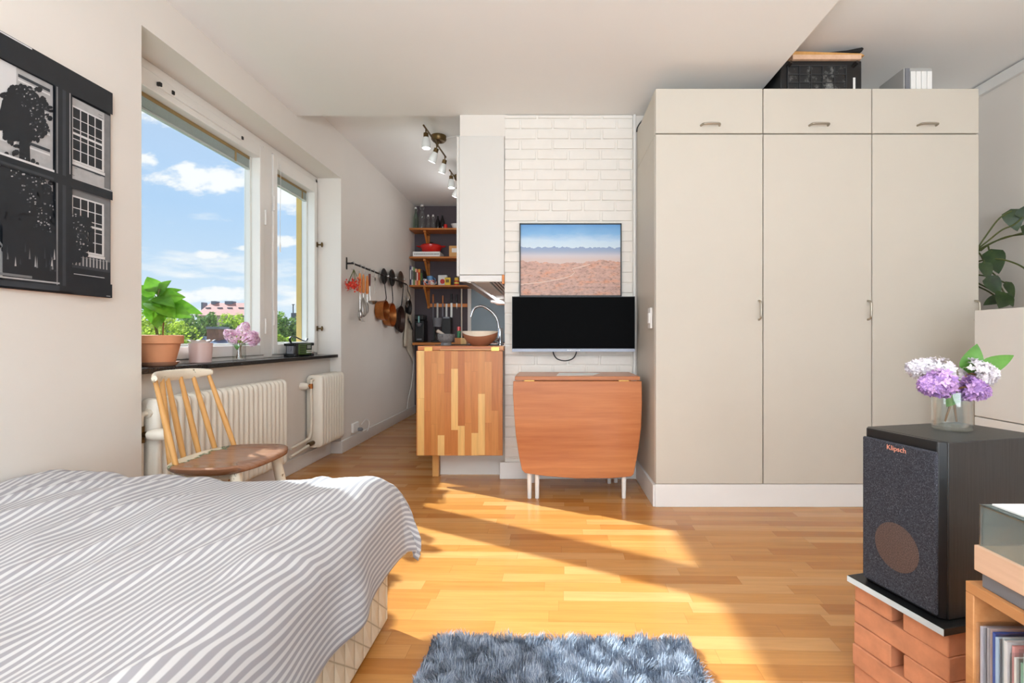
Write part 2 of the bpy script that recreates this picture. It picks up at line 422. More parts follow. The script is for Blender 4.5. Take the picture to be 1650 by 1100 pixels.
M['petp'] = island('purple_petals', [(0, C(150, 112, 178)), (.4, C(190, 150, 208)), (.8, C(216, 172, 222)), (1, C(236, 200, 236))], .7, .2)
M['petk'] = island('pink_petals', [(0, C(206, 150, 190)), (.4, C(234, 196, 214)), (1, C(250, 230, 236))], .7, .2)
# ================================================================ the room shell
XW, YB, ZL, ZH = -1.71, 3.295, 2.443, 2.615       # left wall face, brick wall face, lowered and full ceiling heights
NY0, NY1, SILL = 2.053, 4.015, .81                # window niche

b = MB(); b.add([(-1.9, -3, 0), (2.95, -3, 0), (2.95, 6.35, 0), (-1.9, 6.35, 0), (-1.9, -3, -.1), (2.95, -3, -.1), (2.95, 6.35, -.1), (-1.9, 6.35, -.1)],
    [(0,1,2,3),(7,6,5,4),(4,5,1,0),(5,6,2,1),(6,7,3,2),(7,4,0,3)])
struct(b.build('floor', M['floor'], smooth=0), 'honey coloured oak strip parquet floor', 'floor')

b = MB()
b.box((-2.06, -3, 0), (XW, NY0, 2.7)); b.box((-2.06, NY0, 2.25), (XW, NY1, 2.7)); b.box((-2.06, NY1, 0), (XW, 6.35, 2.7)); b.box((-2.06, NY0, 0), (-1.80, NY1, SILL-.025))
struct(b.build('wall_left', M['wall'], smooth=0), 'off-white wall with the window niche', 'wall')
b = MB(); b.box((2.85, -3, 0), (3.0, 3.45, 2.7))
struct(b.build('wall_right', M['wall'], smooth=0), 'off-white wall right of the wardrobe', 'wall')
b = MB(); b.box((XW, 6.2, 0), (-.29, 6.35, 2.7))
struct(b.build('wall_kitchen', M['plum'], smooth=0), 'dark plum painted kitchen end wall', 'wall')
b = MB(); b.box((-.29, YB+.02, 0), (.575, 6.35, 2.7)); b.box((.575, YB+.02, 0), (2.85, 3.45, 2.7))
b.box((-.605, YB+.005, 2.298), (-.29, YB+.12, 2.7))
struct(b.build('wall_back', M['wall'], smooth=0), 'white wall behind the wardrobe beside the brick pillar', 'wall')
# white painted bricks as real relief
b = MB(); rb = random.Random(3); ph = .0690; z = 0; row = 0
b.box((-.304, YB+.008, 0), (.560, YB+.025, ZL))
while z < ZL-.01:
    z1 = min(z+ph, ZL)
    x = -.304-(0 if row % 2 else .11); first = True
    while x < .560:
        L = .212+rb.uniform(-.006, .006); x0 = max(x, -.304); x1 = min(x+L, .560)
        if x1-x0 > .02:
            d = rb.uniform(-.0012, .0022); j = lambda: rb.uniform(-.0018, .0018)
            g = .0045
            vs = [(x0+(0 if x0 == -.304 else g)+j(), YB-d, z+g+j()), (x1-g+j(), YB-d+j()*.3, z+g+j()), (x1-g+j(), YB-d, z1-g+j()), (x0+(0 if x0 == -.304 else g)+j(), YB-d+j()*.3, z1-g+j())]
            b.add(vs+[(p[0], YB+.012, p[2]) for p in vs], [(0,1,2,3),(0,4,5,1),(1,5,6,2),(2,6,7,3),(3,7,4,0)])
        x += L+.004
    z = z1; row += 1
struct(b.build('wall_pillar', M['brickw'], bevel=.0035, seg=3), 'white painted brick pillar between kitchen and wardrobe', 'wall')

b = MB(); b.box((-2.06, -3, ZH), (3.0, 6.35, 2.72))
struct(b.build('ceiling', M['ceil'], smooth=0), 'higher white ceiling over kitchen and right side', 'ceiling')
b = MB(); b.prism([(XW, -3), (1.31, -3), (1.283, YB+.02), (XW, YB+.02)], ZL, ZH, 'Z')
struct(b.build('ceiling_lowered', M['ceil'], smooth=0), 'lowered white ceiling over the bed side of the room', 'ceiling')

def base(name, a, c, h=.10, label=''):
    o = MB().box(a, (c[0], c[1], h)).build(name, M['trimw'], bevel=.003); struct(o, label, 'baseboard'); return o
base('baseboard_left', (XW, NY1, 0), (XW+.014, 6.2, 0), .10, 'white baseboard along the kitchen side wall')
base('baseboard_niche', (-1.80, NY0, 0), (-1.786, NY1-.014, 0), .10, 'white baseboard under the radiators')
base('baseboard_return', (-1.80, NY1-.014, 0), (XW+.014, NY1, 0), .10, 'short white baseboard at the niche end')
base('baseboard_near', (XW, -3, 0), (XW+.014, NY0, 0), .10, 'white baseboard behind the bed')
base('baseboard_pillar', (-.335, YB-.022, 0), (.585, YB-.002, 0), .112, 'white baseboard of the brick pillar')
base('baseboard_right', (2.836, -3, 0), (2.85, 3.3, 0), .10, 'white baseboard of the right wall')
o = MB().box((2.825, -3, 2.535), (2.85, 3.31, 2.605)).build('trim_1', M['trimw'], bevel=.004); struct(o, 'white moulding under the ceiling', 'moulding')
o = MB().box((.560, YB-.004, .11), (.577, YB+.02, ZL)).build('trim_2', M['trimw'], bevel=.002); struct(o, 'narrow white strip at the right of the bricks', 'trim')

# ---------------------------------------------------------------- window
WX = -1.90
win = bpy.data.objects.new('window_1', None); COL.objects.link(win); win.location = (WX, 3.05, SILL)
struct(win, 'white painted two-sash window over the sill', 'window')
Y0, Y1, ZT = 2.06, 4.01, 2.235
YM0, YM1 = 3.235, 3.36     # post between the sashes
b = MB()
b.box((-2.02, Y0, SILL), (WX, Y0+.025, ZT)); b.box((-2.02, Y1-.035, SILL), (WX, Y1, ZT)); b.box((-2.02, Y0, ZT-.03), (WX, Y1, ZT+.015)); b.box((-2.02, Y0, SILL-.01), (WX, Y1, SILL+.018))
b.box((-2.02, YM0+.015, SILL), (WX+.004, YM1-.015, ZT-.02))
b.build('window_frame', M['winpaint'], win, True, bevel=.004)
def sash(y0, y1, near_rail, far_rail, zb, zt, nm):
    b = MB(); z0, z1 = SILL+.02, ZT-.035
    for (xa, xb, g) in ((-1.945, WX+.012, 0), (-1.985, -1.945, .014)):
        b.box((xa, y0+g, z0), (xb, y0+near_rail+g, z1)); b.box((xa, y1-far_rail-g, z0), (xb, y1-g, z1))
        b.box((xa, y0+near_rail+g, z0), (xb, y1-far_rail-g, zb+g)); b.box((xa, y0+near_rail+g, zt), (xb, y1-far_rail-g, z1))
    s = b.build('sash', M['winpaint'], win, True, bevel=.004)
    for k, x in enumerate((-1.935, -1.972)):
        MB().box((x-.002, y0+near_rail*.7, z0+.03), (x+.002, y1-far_rail*.7, z1-.03)).build('pane', M['pane'], s, True, smooth=0)
    return s
S1 = sash(Y0+.02, YM0+.01, .05, .05, .895, 2.115, 'large')
S2 = sash(YM1-.01, Y1-.035, .05, .04, .900, 2.112, 'small')
b = MB(); b.box((-2.035, Y1-.075, SILL+.02), (-1.995, Y1-.045, ZT-.06)); b.build('outer_frame_edge', M['yellowp'], win, True)
# hinges, latches and chain hooks
for y, z in ((YM0+.014, 1.02), (YM0+.014, 1.74), (YM1-.012, 1.08), (YM1-.012, 1.86)):
    MB().cyl((WX+.016, y, z-.05), (WX+.016, y, z+.05), .007, n=10).build('hinge', M['winpaint'], win, True)
for z in (1.70, 1.02):
    b = MB(); b.box((WX+.008, Y1-.045, z-.02), (WX+.016, Y1-.022, z+.02)); b.cyl((WX+.012, Y1-.03, z), (WX+.045, Y1-.03, z), .006, n=10); b.sphere((WX+.05, Y1-.03, z), .012, sc=(.7, 1, 1.8))
    b.build('window_catch', M['oldbrass'], win, True)
b = MB(); b.box((WX+.01, 2.36, 2.147), (WX+.024, 3.0, 2.171)); b.build('vent_strip', M['winpaint'], win, True, bevel=.002)
for y in (2.36, 2.44, 2.99):
    MB().box((WX+.012, y-.008, 2.150), (WX+.030, y+.008, 2.170)).build('vent_knob', M['black'], win, True, bevel=.003)

def blind(y0, y1, label, n=8):
    t = thing('venetian_blind', label, 'blind', (-1.955, (y0+y1)/2, 2.02), group='raised venetian blinds')
    MB().box((-1.966, y0, 2.098), (-1.946, y1, 2.122)).build('head_rail', M['tanrail'], t, True, bevel=.002)
    b = MB()
    for k in range(n): b.box((-1.968, y0+.004, 2.094-k*.0066), (-1.944, y1-.004, 2.0925-k*.0066))
    b.build('slats', M['slat'], t, True, smooth=0)
    MB().box((-1.967, y0, 2.032), (-1.945, y1, 2.044)).build('bottom_rail', M['slat'], t, True, bevel=.002)
    for f in (.12, .85):
        y = y0+(y1-y0)*f
        MB().box((-1.943, y-.008, 2.035), (-1.941, y+.008, 2.10)).build('ladder_tape', M['tanrail'], t, True)
    MB().tube(spline([(WX+.014, y0+.03, 2.16), (WX+.02, y0+.02, 2.1), (WX+.02, y0+.012, 1.75), (WX+.02, y0+.012, 1.6)]), .0016, 6).build('pull_cord', M['whitecable'], t, True)
    MB().cyl((WX+.02, y0+.012, 1.54), (WX+.02, y0+.012, 1.6), .005, n=8).build('cord_weight', M['winpaint'], t, True)
    return t
blind(2.185, 3.18, 'tan headed venetian blind pulled up in the wide left sash')
blind(3.405, 3.925, 'short tan headed venetian blind pulled up in the narrow right sash')

o = MB().box((-1.905, NY0-.0, SILL-.025), (-1.728, NY1-.01, SILL)).build('window_sill', M['stone'], bevel=.004)
struct(o, 'black speckled stone window sill', 'sill')

# ================================================================ wardrobes
xs = [.586, 1.185, 1.790, 2.386]; YW = 2.724; ZJ, ZT2 = 2.075, 2.326
nm = ['left', 'middle', 'right']
lab = ['tall cream wardrobe nearest the brick pillar', 'tall cream wardrobe in the middle of the three, door plain with bow handle', 'tall cream wardrobe behind the black speaker, next to the plant']
lab2 = ['cream top cabinet above the wardrobe nearest the brick pillar', 'cream top cabinet carrying the black computer case', 'cream top cabinet carrying the white drive enclosure']
def bow(mb, p, ax, L, out=.03, r=.0055):
    """bow handle around p along ax"""
    p = Vector(p); a = Vector(ax)
    mb.tube(spline([p-a*L/2, p-a*(L/2-.006)+Vector((0, -out*.75, 0)), p-a*(L/2-.022)+Vector((0, -out, 0)), p+a*(L/2-.022)+Vector((0, -out, 0)), p+a*(L/2-.006)+Vector((0, -out*.75, 0)), p+a*L/2], 5), r, 10)
for k in range(3):
    x0, x1 = xs[k], xs[k+1]
    t = thing('wardrobe', lab[k], 'wardrobe', ((x0+x1)/2, 3.0, .11), group='fitted cream wardrobes')
    b = MB(); b.box((x0, YW+.022, .128), (x1-.0005, YB-.0, ZJ-.003)); b.build('carcass', M['ward'], t, True, bevel=.0015)
    d = MB().box((x0+.002, YW, .130), (x1-.0025, YW+.020, ZJ-.003)).build('door', M['ward'], t, True, bevel=.003)
    h = MB(); bow(h, (x1-.024, YW, HC+.160), (0, 0, 1), .105); h.build('handle', M['nickel'], d, True)
    t = thing('top_cabinet', lab2[k], 'cabinet', ((x0+x1)/2, 3.0, ZJ), group='cream top cabinets')
    b = MB(); b.box((x0, YW+.022, ZJ), (x1-.0005, YB, ZT2)); b.build('carcass', M['ward'], t, True, bevel=.0015)
    d = MB().box((x0+.002, YW, ZJ+.003), (x1-.0025, YW+.020, ZT2)).build('door', M['ward'], t, True, bevel=.003)
    h = MB(); bow(h, ((x0+x1)/2+.005, YW, ZJ+.045), (1, 0, 0), .105); h.build('handle', M['nickel'], d, True)
b = MB(); b.box((.586, YW+.004, 0), (2.386, YW+.024, .127)); b.box((.586, YW+.02, .0), (.606, YB-.02, .127)); b.box((.574, YW+.01, 0), (.586, YB-.024, .122))
o = b.build('wardrobe_plinth', M['trimw'], bevel=.002); tag(o, 'white plinth running under the cream wardrobes', 'plinth')
t = thing('light_switch', 'white light switch on the side of the wardrobe', 'switch', (.585, 2.83, 1.0))
MB().box((.572, 2.795, .995), (.585, 2.865, 1.115)).build('switch_plate', M['trimw'], t, True, bevel=.004)
MB().box((.566, 2.81, 1.025), (.573, 2.85, 1.085)).build('rocker', M['paper'], t, True, bevel=.002)
o = MB().tube(spline([P(1035, 194, 3.2), P(1030, 200, 3.23), P(1027, 206, 3.25), P(1026, 212, 3.28)]), .004, 8).build('black_cable', M['black']); tag(o, 'short black cable at the upper corner beside the bricks', 'cable')

# things on top of the wardrobes
t = thing('computer_case', 'black computer case lying on top of the wardrobes', 'computer', (1.55, 2.95, ZT2))
MB().box((1.312, 2.79, ZT2+.012), (1.775, 3.20, 2.518)).build('case_body', M['black'], t, True, bevel=.006)
b = MB(); gx = [1.352+.066*i for i in range(6)]
for x in gx: b.box((x-.002, 2.782, 2.345), (x+.002, 2.79, 2.488))
for z in (2.347, 2.392, 2.437, 2.486): b.box((1.352, 2.783, z-.002), (1.682, 2.79, z+.002))
b.build('front_grille', plain('grille_dark', C(52, 52, 54), .5), t, True, smooth=0)
m = NT('dusty_mesh'); f = m.noise(m.coord(), 16, 4, .7); m.base(m.ramp(f, [(.52, C(22, 22, 23)), (.72, C(150, 150, 146))])); m.set(Roughness=.5)
MB().box((1.354, 2.787, 2.347), (1.680, 2.7895, 2.486)).build('dust_filter', m.mat, t, True, smooth=0)
MB().box((1.724, 2.786, 2.345), (1.736, 2.79, 2.42)).build('label_strip', M['paper'], t, True)
for x in (1.345, 1.716): MB().cyl((x+.02, 2.765, 2.497), (x+.008, 2.80, 2.485), .011, n=14).build('foot', M['iron'], t, True)
for x in (1.35, 1.74): MB().box((x-.02, 2.82, ZT2), (x+.02, 3.15, ZT2+.012)).build('rubber_rail', M['black'], t, True)
t = thing('wooden_tray', 'light wooden tray lying on the black computer case', 'tray', (1.56, 2.95, 2.518))
MB().box((1.375, 2.775, 2.5185), (1.765, 3.1, 2.545)).build('tray_board', M['ttwood'], t, True, bevel=.002)
b = MB(); b.prism([(1.345, 2.5455), (1.79, 2.5455), (1.77, 2.557), (1.345, 2.572)], 2.785, 3.1, 'Y'); b.build('tray_lid', M['beech'], t, True, bevel=.002)
o = MB().prism([(1.57, 2.567), (1.60, 2.574), (1.70, 2.585), (1.785, 2.602), (1.795, 2.594), (1.785, 2.578), (1.70, 2.566)], 2.80, 2.88, 'Y').build('umbrella', M['black'], bevel=.004); tag(o, 'small folded black umbrella on the wooden tray', 'umbrella')
t = thing('drive_enclosure', 'white four bay drive enclosure on top of the right wardrobe', 'computer', (2.09, 2.9, ZT2))
MB().box((2.014, 2.79, ZT2), (2.176, 3.0, 2.478)).build('enclosure_body', plain('enclosure_grey', C(176, 174, 170), .45), t, True, bevel=.004)
MB().box((2.020, 2.784, ZT2+.006), (2.044, 2.79, 2.472)).build('control_strip', M['greyplastic'], t, True)
for k in range(4):
    x = 2.049+k*.031
    s = MB().box((x, 2.782, ZT2+.02), (x+.028, 2.79, 2.455)).build('drive_tray', M['paper'], t, True, bevel=.002)
    MB().box((x+.006, 2.779, ZT2+.012), (x+.022, 2.783, ZT2+.022)).build('latch', M['black'], s, True)
o = MB().tube(spline([(1.88, 2.80, ZT2+.004), (1.90, 2.78, ZT2+.012), (1.94, 2.785, ZT2+.020), (1.985, 2.80, ZT2+.014), (2.0, 2.83, ZT2+.006)]), .004, 8).build('power_cable', M['black']); tag(o, 'black cable looped beside the white drive enclosure', 'cable')

# ================================================================ pillar: picture, monitor, drop-leaf table
t = thing('framed_picture', 'framed desert landscape photograph on the white bricks', 'picture', (.138, YB-.02, 1.22))
x0, x1, z0, z1 = -.202, .479, 1.22, 1.707; yf = YB-.025
b = MB()
for a, c in (((x0, z0), (x1, z0+.007)), ((x0, z1-.007), (x1, z1)), ((x0, z0), (x0+.007, z1)), ((x1-.007, z0), (x1, z1))):
    b.box((a[0], yf, a[1]), (c[0], YB-.004, c[1]))
b.build('frame', M['black'], t, True, smooth=0)
m = NT('desert_print'); sp = m.n('ShaderNodeSeparateXYZ'); v = m.coord(); m.l(v, sp.inputs[0]); z = m.math('MULTIPLY', sp.outputs[2], 1/.487)
st = m.coord((1, 1, 3)); 
ridge = m.noise(m.coord((1, 1, 0)), 22, 8, .62); hills = m.noise(m.coord((1, 1, .2)), 8, 6, .6)
zc = m.math('ADD', z, m.math('MULTIPLY', m.math('SUBTRACT', m.noise(st, 5, 5, .6), .5), .16))
sky = m.ramp(zc, [(.62, C(206, 220, 230)), (.76, C(190, 212, 230)), (.86, C(124, 176, 220)), (1, C(84, 146, 206))])
zm = m.math('ADD', z, m.math('MULTIPLY', m.math('SUBTRACT', ridge, .5), -.14))
mt = m.mix(m.math('GREATER_THAN', zm, .672), m.ramp(z, [(.50, C(206, 184, 176)), (.56, C(200, 192, 196)), (.62, C(150, 164, 190)), (.68, C(132, 154, 190))]), sky)
zh = m.math('ADD', z, m.math('MULTIPLY', m.math('SUBTRACT', hills, .5), -.22))
gr = m.noise(m.coord((1, 1, 2.2)), 34, 8, .75); g2 = m.noise(m.coord((1, 1, 3)), 9, 6, .6)
ground = m.mix(1, m.ramp(g2, [(.3, C(172, 132, 118)), (.5, C(194, 152, 134)), (.7, C(208, 140, 106))]), m.ramp(gr, [(.36, (.42, .38, .37, 1)), (.47, (1, 1, 1, 1)), (.62, (1.18, 1.18, 1.18, 1))]), 'MULTIPLY')
m.base(m.mix(m.math('GREATER_THAN', zh, .47), ground, mt)); m.set(Roughness=.35)
pr = MB().box((x0+.006, YB-.016, z0+.006), (x1-.006, YB-.012, z1-.006)).build('print', m.mat, t, True, smooth=0)
b = MB(); pts = [(-.20, .32), (-.05, .335), (.06, .355), (.14, .375), (.165, .40), (.15, .425), (.20, .435), (.27, .455)]; 
for (p, q) in zip(pts, pts[1:]):
    w = .005
    b.add([(p[0], YB-.0164, z0+p[1]-.24-w*.5), (q[0], YB-.0164, z0+q[1]-.24-w*.5), (q[0], YB-.0164, z0+q[1]-.24+w*.4), (p[0], YB-.0164, z0+p[1]-.24+w*.4)], [(0,1,2,3)])
# the pale track in the desert, part of the print
b.T = None; b.build('desert_track', plain('track', C(222, 196, 178), .4), pr, True, smooth=0)

t = thing('monitor', 'wide black monitor with grey lower bezel on the brick pillar', 'monitor', (.155, YB-.1, .85))
b = MB(); xl, xr, zb, zt = -.247, .556, .852, 1.213
cv = lambda x: 3.20+.012*(1-((x-.155)/.40)**2)          # slightly curved panel
N = 14
fr = []; 
for i in range(N+1):
    x = xl+(xr-xl)*i/N; fr.append(x)
def panel(za, zb_, off, th, x0=xl, x1=xr):
    b = MB(); vs = []
    for i in range(N+1):
        x = x0+(x1-x0)*i/N; y = cv(x)-off
        vs += [(x, y, za), (x, y, zb_), (x, y+th, zb_), (x, y+th, za)]
    fs = []
    for i in range(N):
        a = i*4; c = a+4
        for k in range(4): fs.append((a+k, a+(k+1) % 4, c+(k+1) % 4, c+k))
    fs += [(3, 2, 1, 0), (N*4, N*4+1, N*4+2, N*4+3)]
    b.add(vs, [f[::-1] for f in fs]); return b
panel(zb, zt, 0, .035).build('housing', M['black'], t, True)
panel(zb+.022, zt-.004, .0015, .002, xl+.004, xr-.004).build('screen', M['blackgloss'], t, True)
panel(zb, zb+.019, .004, .01).build('lower_bezel', M['silverp'], t, True)
text('lettering', 'ALIENWARE', .0115, M['paper'], t, Matrix.Translation(Vector((.155, cv(.155)-.0045, zb+.0095))-t.location) @ Matrix.Rotation(PI/2, 4, 'X') @ Matrix.Diagonal((1.35, 1, 1, 1)))
MB().box((.05, 3.23, .93), (.26, YB-.004, 1.13)).build('wall_mount', M['black'], t, True)
o = MB().tube(spline([P(891, 560, 3.24), P(892, 570, 3.245), P(898, 578, 3.25), P(910, 581, 3.25), P(922, 578, 3.25), P(928, 570, 3.245), P(929, 560, 3.24)]), .004, 8).build('monitor_cable', M['black']); tag(o, 'black cable loop hanging under the monitor', 'cable')

t = thing('drop_leaf_table', 'teak drop-leaf table on white legs under the monitor', 'table', (.16, 3.05, 0))
MB().prism([(-.205, 2.872), (.528, 2.872), (.528, 3.265), (-.205, 3.265)], .692, .716, 'Z').build('tabletop', M['teak'], t, True, bevel=.003)
Yl = 2.85
lp = [(827, 614), (1034, 614), (1034.5, 650), (1033, 690), (1029, 722), (1024, 750), (1021, 764), (1017, 767.5), (985, 770.5), (930, 771), (880, 767), (846, 762), (841, 757), (837, 738), (831, 700), (828, 660), (826.5, 635)]
MB().prism([(P(x, y, Yl).x, P(x, y, Yl).z) for x, y in lp], Yl, Yl+.02, 'Y').build('drop_leaf', M['teak'], t, True, bevel=.003)
MB().box((-.15, 2.90, .60), (.48, 3.24, .692)).build('apron', M['teak'], t, True, bevel=.002)
for x in (.43, -.12): MB().box((x-.03, Yl+.003, .690), (x+.03, 2.90, .694)).build('hinge', M['brass'], t, True)
b = MB().prism([(-.16, 3.245), (.50, 3.245), (.50, 3.262), (-.16, 3.262)], .10, .69, 'Z'); b.build('rear_leaf', M['teak'], t, True)
for x, y, dx in ((-.12, 2.885, 0), (-.075, 2.885, 0), (.435, 2.885, 0), (-.11, 3.2, 0), (.385, 3.18, 0), (.43, 3.2, 0)):
    MB().cyl((x, y, .0), (x, y, .62), .012, .022, 14).build('leg', M['trimw'], t, True)
o = MB().prism([(.04, 2.93), (.26, 2.96), (.32, 3.12), (.25, 3.16), (.06, 3.15)], .7165, .7185, 'Z').build('paper_sheet', M['paper'], smooth=0); tag(o, 'white sheet of paper lying on the teak table', 'paper')
# ================================================================ bed
t = thing('bed', 'low bed with quilted beige base along the left wall', 'bed', (-1.1, .5, 0))
m = NT('quilted_fabric'); v = m.coord(); sp = m.n('ShaderNodeSeparateXYZ'); m.l(v, sp.inputs[0])
a = m.math('ADD', sp.outputs[0], sp.outputs[1])
def lines(expr, per, w):
    q = m.math('FRACT', m.math('DIVIDE', expr, per)); d = m.math('ABSOLUTE', m.math('SUBTRACT', q, .5)); return d
d1 = lines(a, .062, 0); d2 = lines(m.math('ADD', m.math('MULTIPLY', a, .8), sp.outputs[2]), .075, 0)
mn = m.math('MINIMUM', d1, d2); hgt = m.math('POWER', mn, .45)
m.base(m.ramp(mn, [(0, C(176, 158, 130)), (.05, C(216, 200, 174)), (1, C(222, 206, 182))])); m.set(Roughness=.85); m.bump(hgt, .5, .02)
MB().box((-1.69, -.45, .02), (-.526, 1.60, .27)).build('bed_base', m.mat, t, True, bevel=.012)
MB().box((-1.68, -.44, .30), (-.545, 1.575, .42)).build('mattress', plain('mattress_fabric', C(226, 218, 206), .9), t, True, bevel=.03)
for x in (-1.6, -.6):
    for y in (-.35, 1.5): MB().cyl((x, y, 0), (x, y, .03), .02, n=12).build('foot', M['black'], t, True)

# striped duvet, draped over the edges
XA, XB, YA, YE = -1.692, -.555, -.5, 1.62; TOP = .475; RR = .10
SX, SY = XB-XA, YE-YA; HX, HY = .265, .19
def edge(s, flat, r):
    """length past the flat part -> (out, down)"""
    e = s-flat
    if e <= 0: return (s, 0)
    q = r*PI/2
    if e < q: a = e/r; return (flat+r*math.sin(a), r*(1-math.cos(a)))
    return (flat+r, r+(e-q))
def duvet(u, w):
    s, tt = u*(SX+HX), w*(SY+HY)
    ex, dx = edge(s, SX-.05, RR); ey, dy = edge(tt, SY-.05, RR)
    x, y = XA+ex, YA+ey
    d = math.sqrt(dx*dx+dy*dy)
    z = TOP-d
    on = max(0, 1-d/.12)
    p = Vector((x*1.5, y*1.1, .3))
    puff = .030*noise.noise(p*1.3)+.018*noise.noise(Vector((x*3+y*1.4, y*1.6-x*2, 4)))
    # long soft creases running away from the camera
    c = noise.noise(Vector(((x*.88-y*.47)*7, (x*.47+y*.88)*1.6, 9)))
    puff += .020*max(0, 1-abs(c)*4.5)*(.4+.6*max(0, min(1, (-x-.7)*1.6)))
    puff += .005*noise.noise(Vector((x*14, y*9, 2)))
    z += puff*on + .03*on*math.exp(-((x+1.25)/.35)**2-((y-1.35)/.25)**2)
    if dx > 0.02:
        k = min(1, dx/.2); x += k*(.012*math.sin(tt*15+2*noise.noise(Vector((tt*3, 0, 1))))+.018)*(.5+.7*k)
    if dy > 0.02:
        k = min(1, dy/.2); y += k*(.014*math.sin(s*17+noise.noise(Vector((s*4, 2, 1))))+.018)
    if dx > .03 and dy > .03:                                     # gathered corner
        k = min(1, min(dx, dy)/.18); x += .02*k+.015*k*math.sin((s-tt)*60); y += .0*k; z += .02*k
    z = max(z, .03)
    return (x, y, z)
b = MB(); b.grid(duvet, 150, 210, lambda u, w: (u*(SX+HX), w*(SY+HY)))
m = NT('striped_cotton'); tc = m.n('ShaderNodeTexCoord'); mp = m.n('ShaderNodeMapping'); m.l(tc.outputs['UV'], mp.inputs[0]); mp.inputs['Rotation'].default_value = (0, 0, math.radians(2))
sp = m.n('ShaderNodeSeparateXYZ'); m.l(mp.outputs[0], sp.inputs[0])
wob = m.math('MULTIPLY', m.math('SUBTRACT', m.noise(tc.outputs['UV'], 2.2, 2), .5), .03)
q = m.math('FRACT', m.math('DIVIDE', m.math('ADD', sp.outputs[0], wob), .0168)); d = m.math('ABSOLUTE', m.math('SUBTRACT', q, .5))
m.base(m.ramp(d, [(.23, C(154, 150, 153)), (.32, C(197, 194, 193))])); m.set(Roughness=.9); m.b.inputs['Specular IOR Level'].default_value = .1
m.b.inputs['Sheen Weight'].default_value = .1
m.bump(m.noise(tc.outputs['UV'], 60, 4), .15, .004)
o = b.build('striped_duvet', m.mat, solid=.008); tag(o, 'grey and white striped duvet spread over the bed', 'duvet')

# ================================================================ rug
rr = random.Random(11)
t = thing('shaggy_rug', 'shaggy blue-grey rug on the floor beside the bed', 'rug', (.02, .95, 0), math.radians(-1.2))
b = MB(); b.box((-.39, -.75, 0), (.395, .555, .012)); b.build('rug_backing', plain('rug_backing', C(92, 98, 108), .95), t, bevel=.004)
b = MB()
def strand(x, y, L, w):
    a = rr.uniform(0, 2*PI); lean = rr.uniform(.1, .75)
    cl = noise.noise(Vector((x*22, y*22, 0))); cl2 = noise.noise(Vector((x*22+9, y*22, 5)))
    dx = math.cos(a)*lean*.5+cl*1.1; dy = math.sin(a)*lean*.5+cl2*1.1
    q = Vector((-dy, dx, 0)); q = q.normalized()*w if q.length > 1e-4 else Vector((w, 0, 0))
    p0 = Vector((x, y, .011)); p1 = p0+Vector((dx*L*.35, dy*L*.35, L*.62)); p2 = p0+Vector((dx*L*.85, dy*L*.85, L*.95))
    b.add([p0-q, p0+q, p1+q*.9, p1-q*.9, p2], [(0, 1, 2, 3), (3, 2, 4)])
for i in range(30000):
    y = .553-abs(rr.random())*.36; strand(rr.uniform(-.388, .393), y, rr.uniform(.020, .033), .0011)
for i in range(9000):
    y = rr.uniform(-.745, .2); strand(rr.uniform(-.388, .393), y, rr.uniform(.020, .033), .0024)
o = b.build('pile', island('rug_pile', [(0, C(110, 120, 138)), (.5, C(146, 156, 172)), (1, C(186, 192, 202))], .9), t, smooth=0); o['kind'] = 'stuff'

# ================================================================ chair
t = thing('spindle_chair', 'worn painted spindle-back chair in front of the radiator', 'chair', (-1.3, 2.03, 0))
m = NT('worn_seat_paint'); v = m.coord(); sp = m.n('ShaderNodeSeparateXYZ'); m.l(v, sp.inputs[0])
wear = m.math('ADD', m.math('ADD', m.math('MULTIPLY', sp.outputs[0], 6.5), .42), m.math('MULTIPLY', m.math('SUBTRACT', m.noise(v, 14, 5, .6), .5), 1.1))
grain = m.noise(m.coord((1, 7, 7)), 8, 5)
brown = m.ramp(grain, [(.3, C(138, 92, 64)), (.55, C(158, 114, 88)), (.8, C(136, 112, 102))])
m.base(m.mix(m.ramp(wear, [(-.0, (0, 0, 0, 1)), (.02, (1, 1, 1, 1))]), C(232, 222, 200), brown)); 
base_c = m.mix(m.ramp(m.math('ADD', wear, .62), [(.0, (0, 0, 0, 1)), (.06, (1, 1, 1, 1))]), C(232, 222, 200), m.mix(m.ramp(m.math('ADD', wear, .55), [(0, (0, 0, 0, 1)), (.05, (1, 1, 1, 1))]), C(72, 108, 72), brown))
m.base(base_c); m.set(Roughness=.22)
m2 = NT('chipped_cream_paint'); f = m2.noise(m2.coord(), 34, 5, .65)
m2.base(m2.ramp(f, [(.0, C(236, 226, 206)), (.61, C(236, 226, 206)), (.63, C(66, 100, 66)), (.66, C(190, 108, 52))], 'LINEAR')); m2.set(Roughness=.4)
# seat outline (rounded, wider in front), slightly dished
out = []
for k in range(40):
    a = 2*PI*k/40; ca, sa = math.cos(a), math.sin(a)
    x = .172*abs(ca)**.62*(1 if ca > 0 else -1); y = .218*abs(sa)**.66*(1 if sa > 0 else -1)*(1+.05*x/.2)
    out.append((x-.022, y+.005))
b = MB(); n = len(out); rings = [(.0, .452-.006), (.5, .446), (.85, .450), (.97, .455), (1.0, .449), (.985, .437), (.90, .422)]
vs = [(-.022, .005, .444)]; fs = []
for f_, z in rings[1:]:
    for x, y in out: vs.append((-.022+(x+.022)*f_, .005+(y-.005)*f_, z-(.010 if x > .12 and f_ > .9 else 0)))
for j in range(n): fs.append((0, 1+j, 1+(j+1) % n))
for i in range(len(rings)-2):
    for j in range(n): fs.append((1+i*n+j, 1+(i+1)*n+j, 1+(i+1)*n+(j+1) % n, 1+i*n+(j+1) % n))
fs.append([1+(len(rings)-2)*n+j for j in range(n)][::-1])
b.add(vs, fs); seat = b.build('seat', m.mat, t, smooth=60)
o = MB().box((.07, -.10, .4495), (.175, -.02, .4512)); 
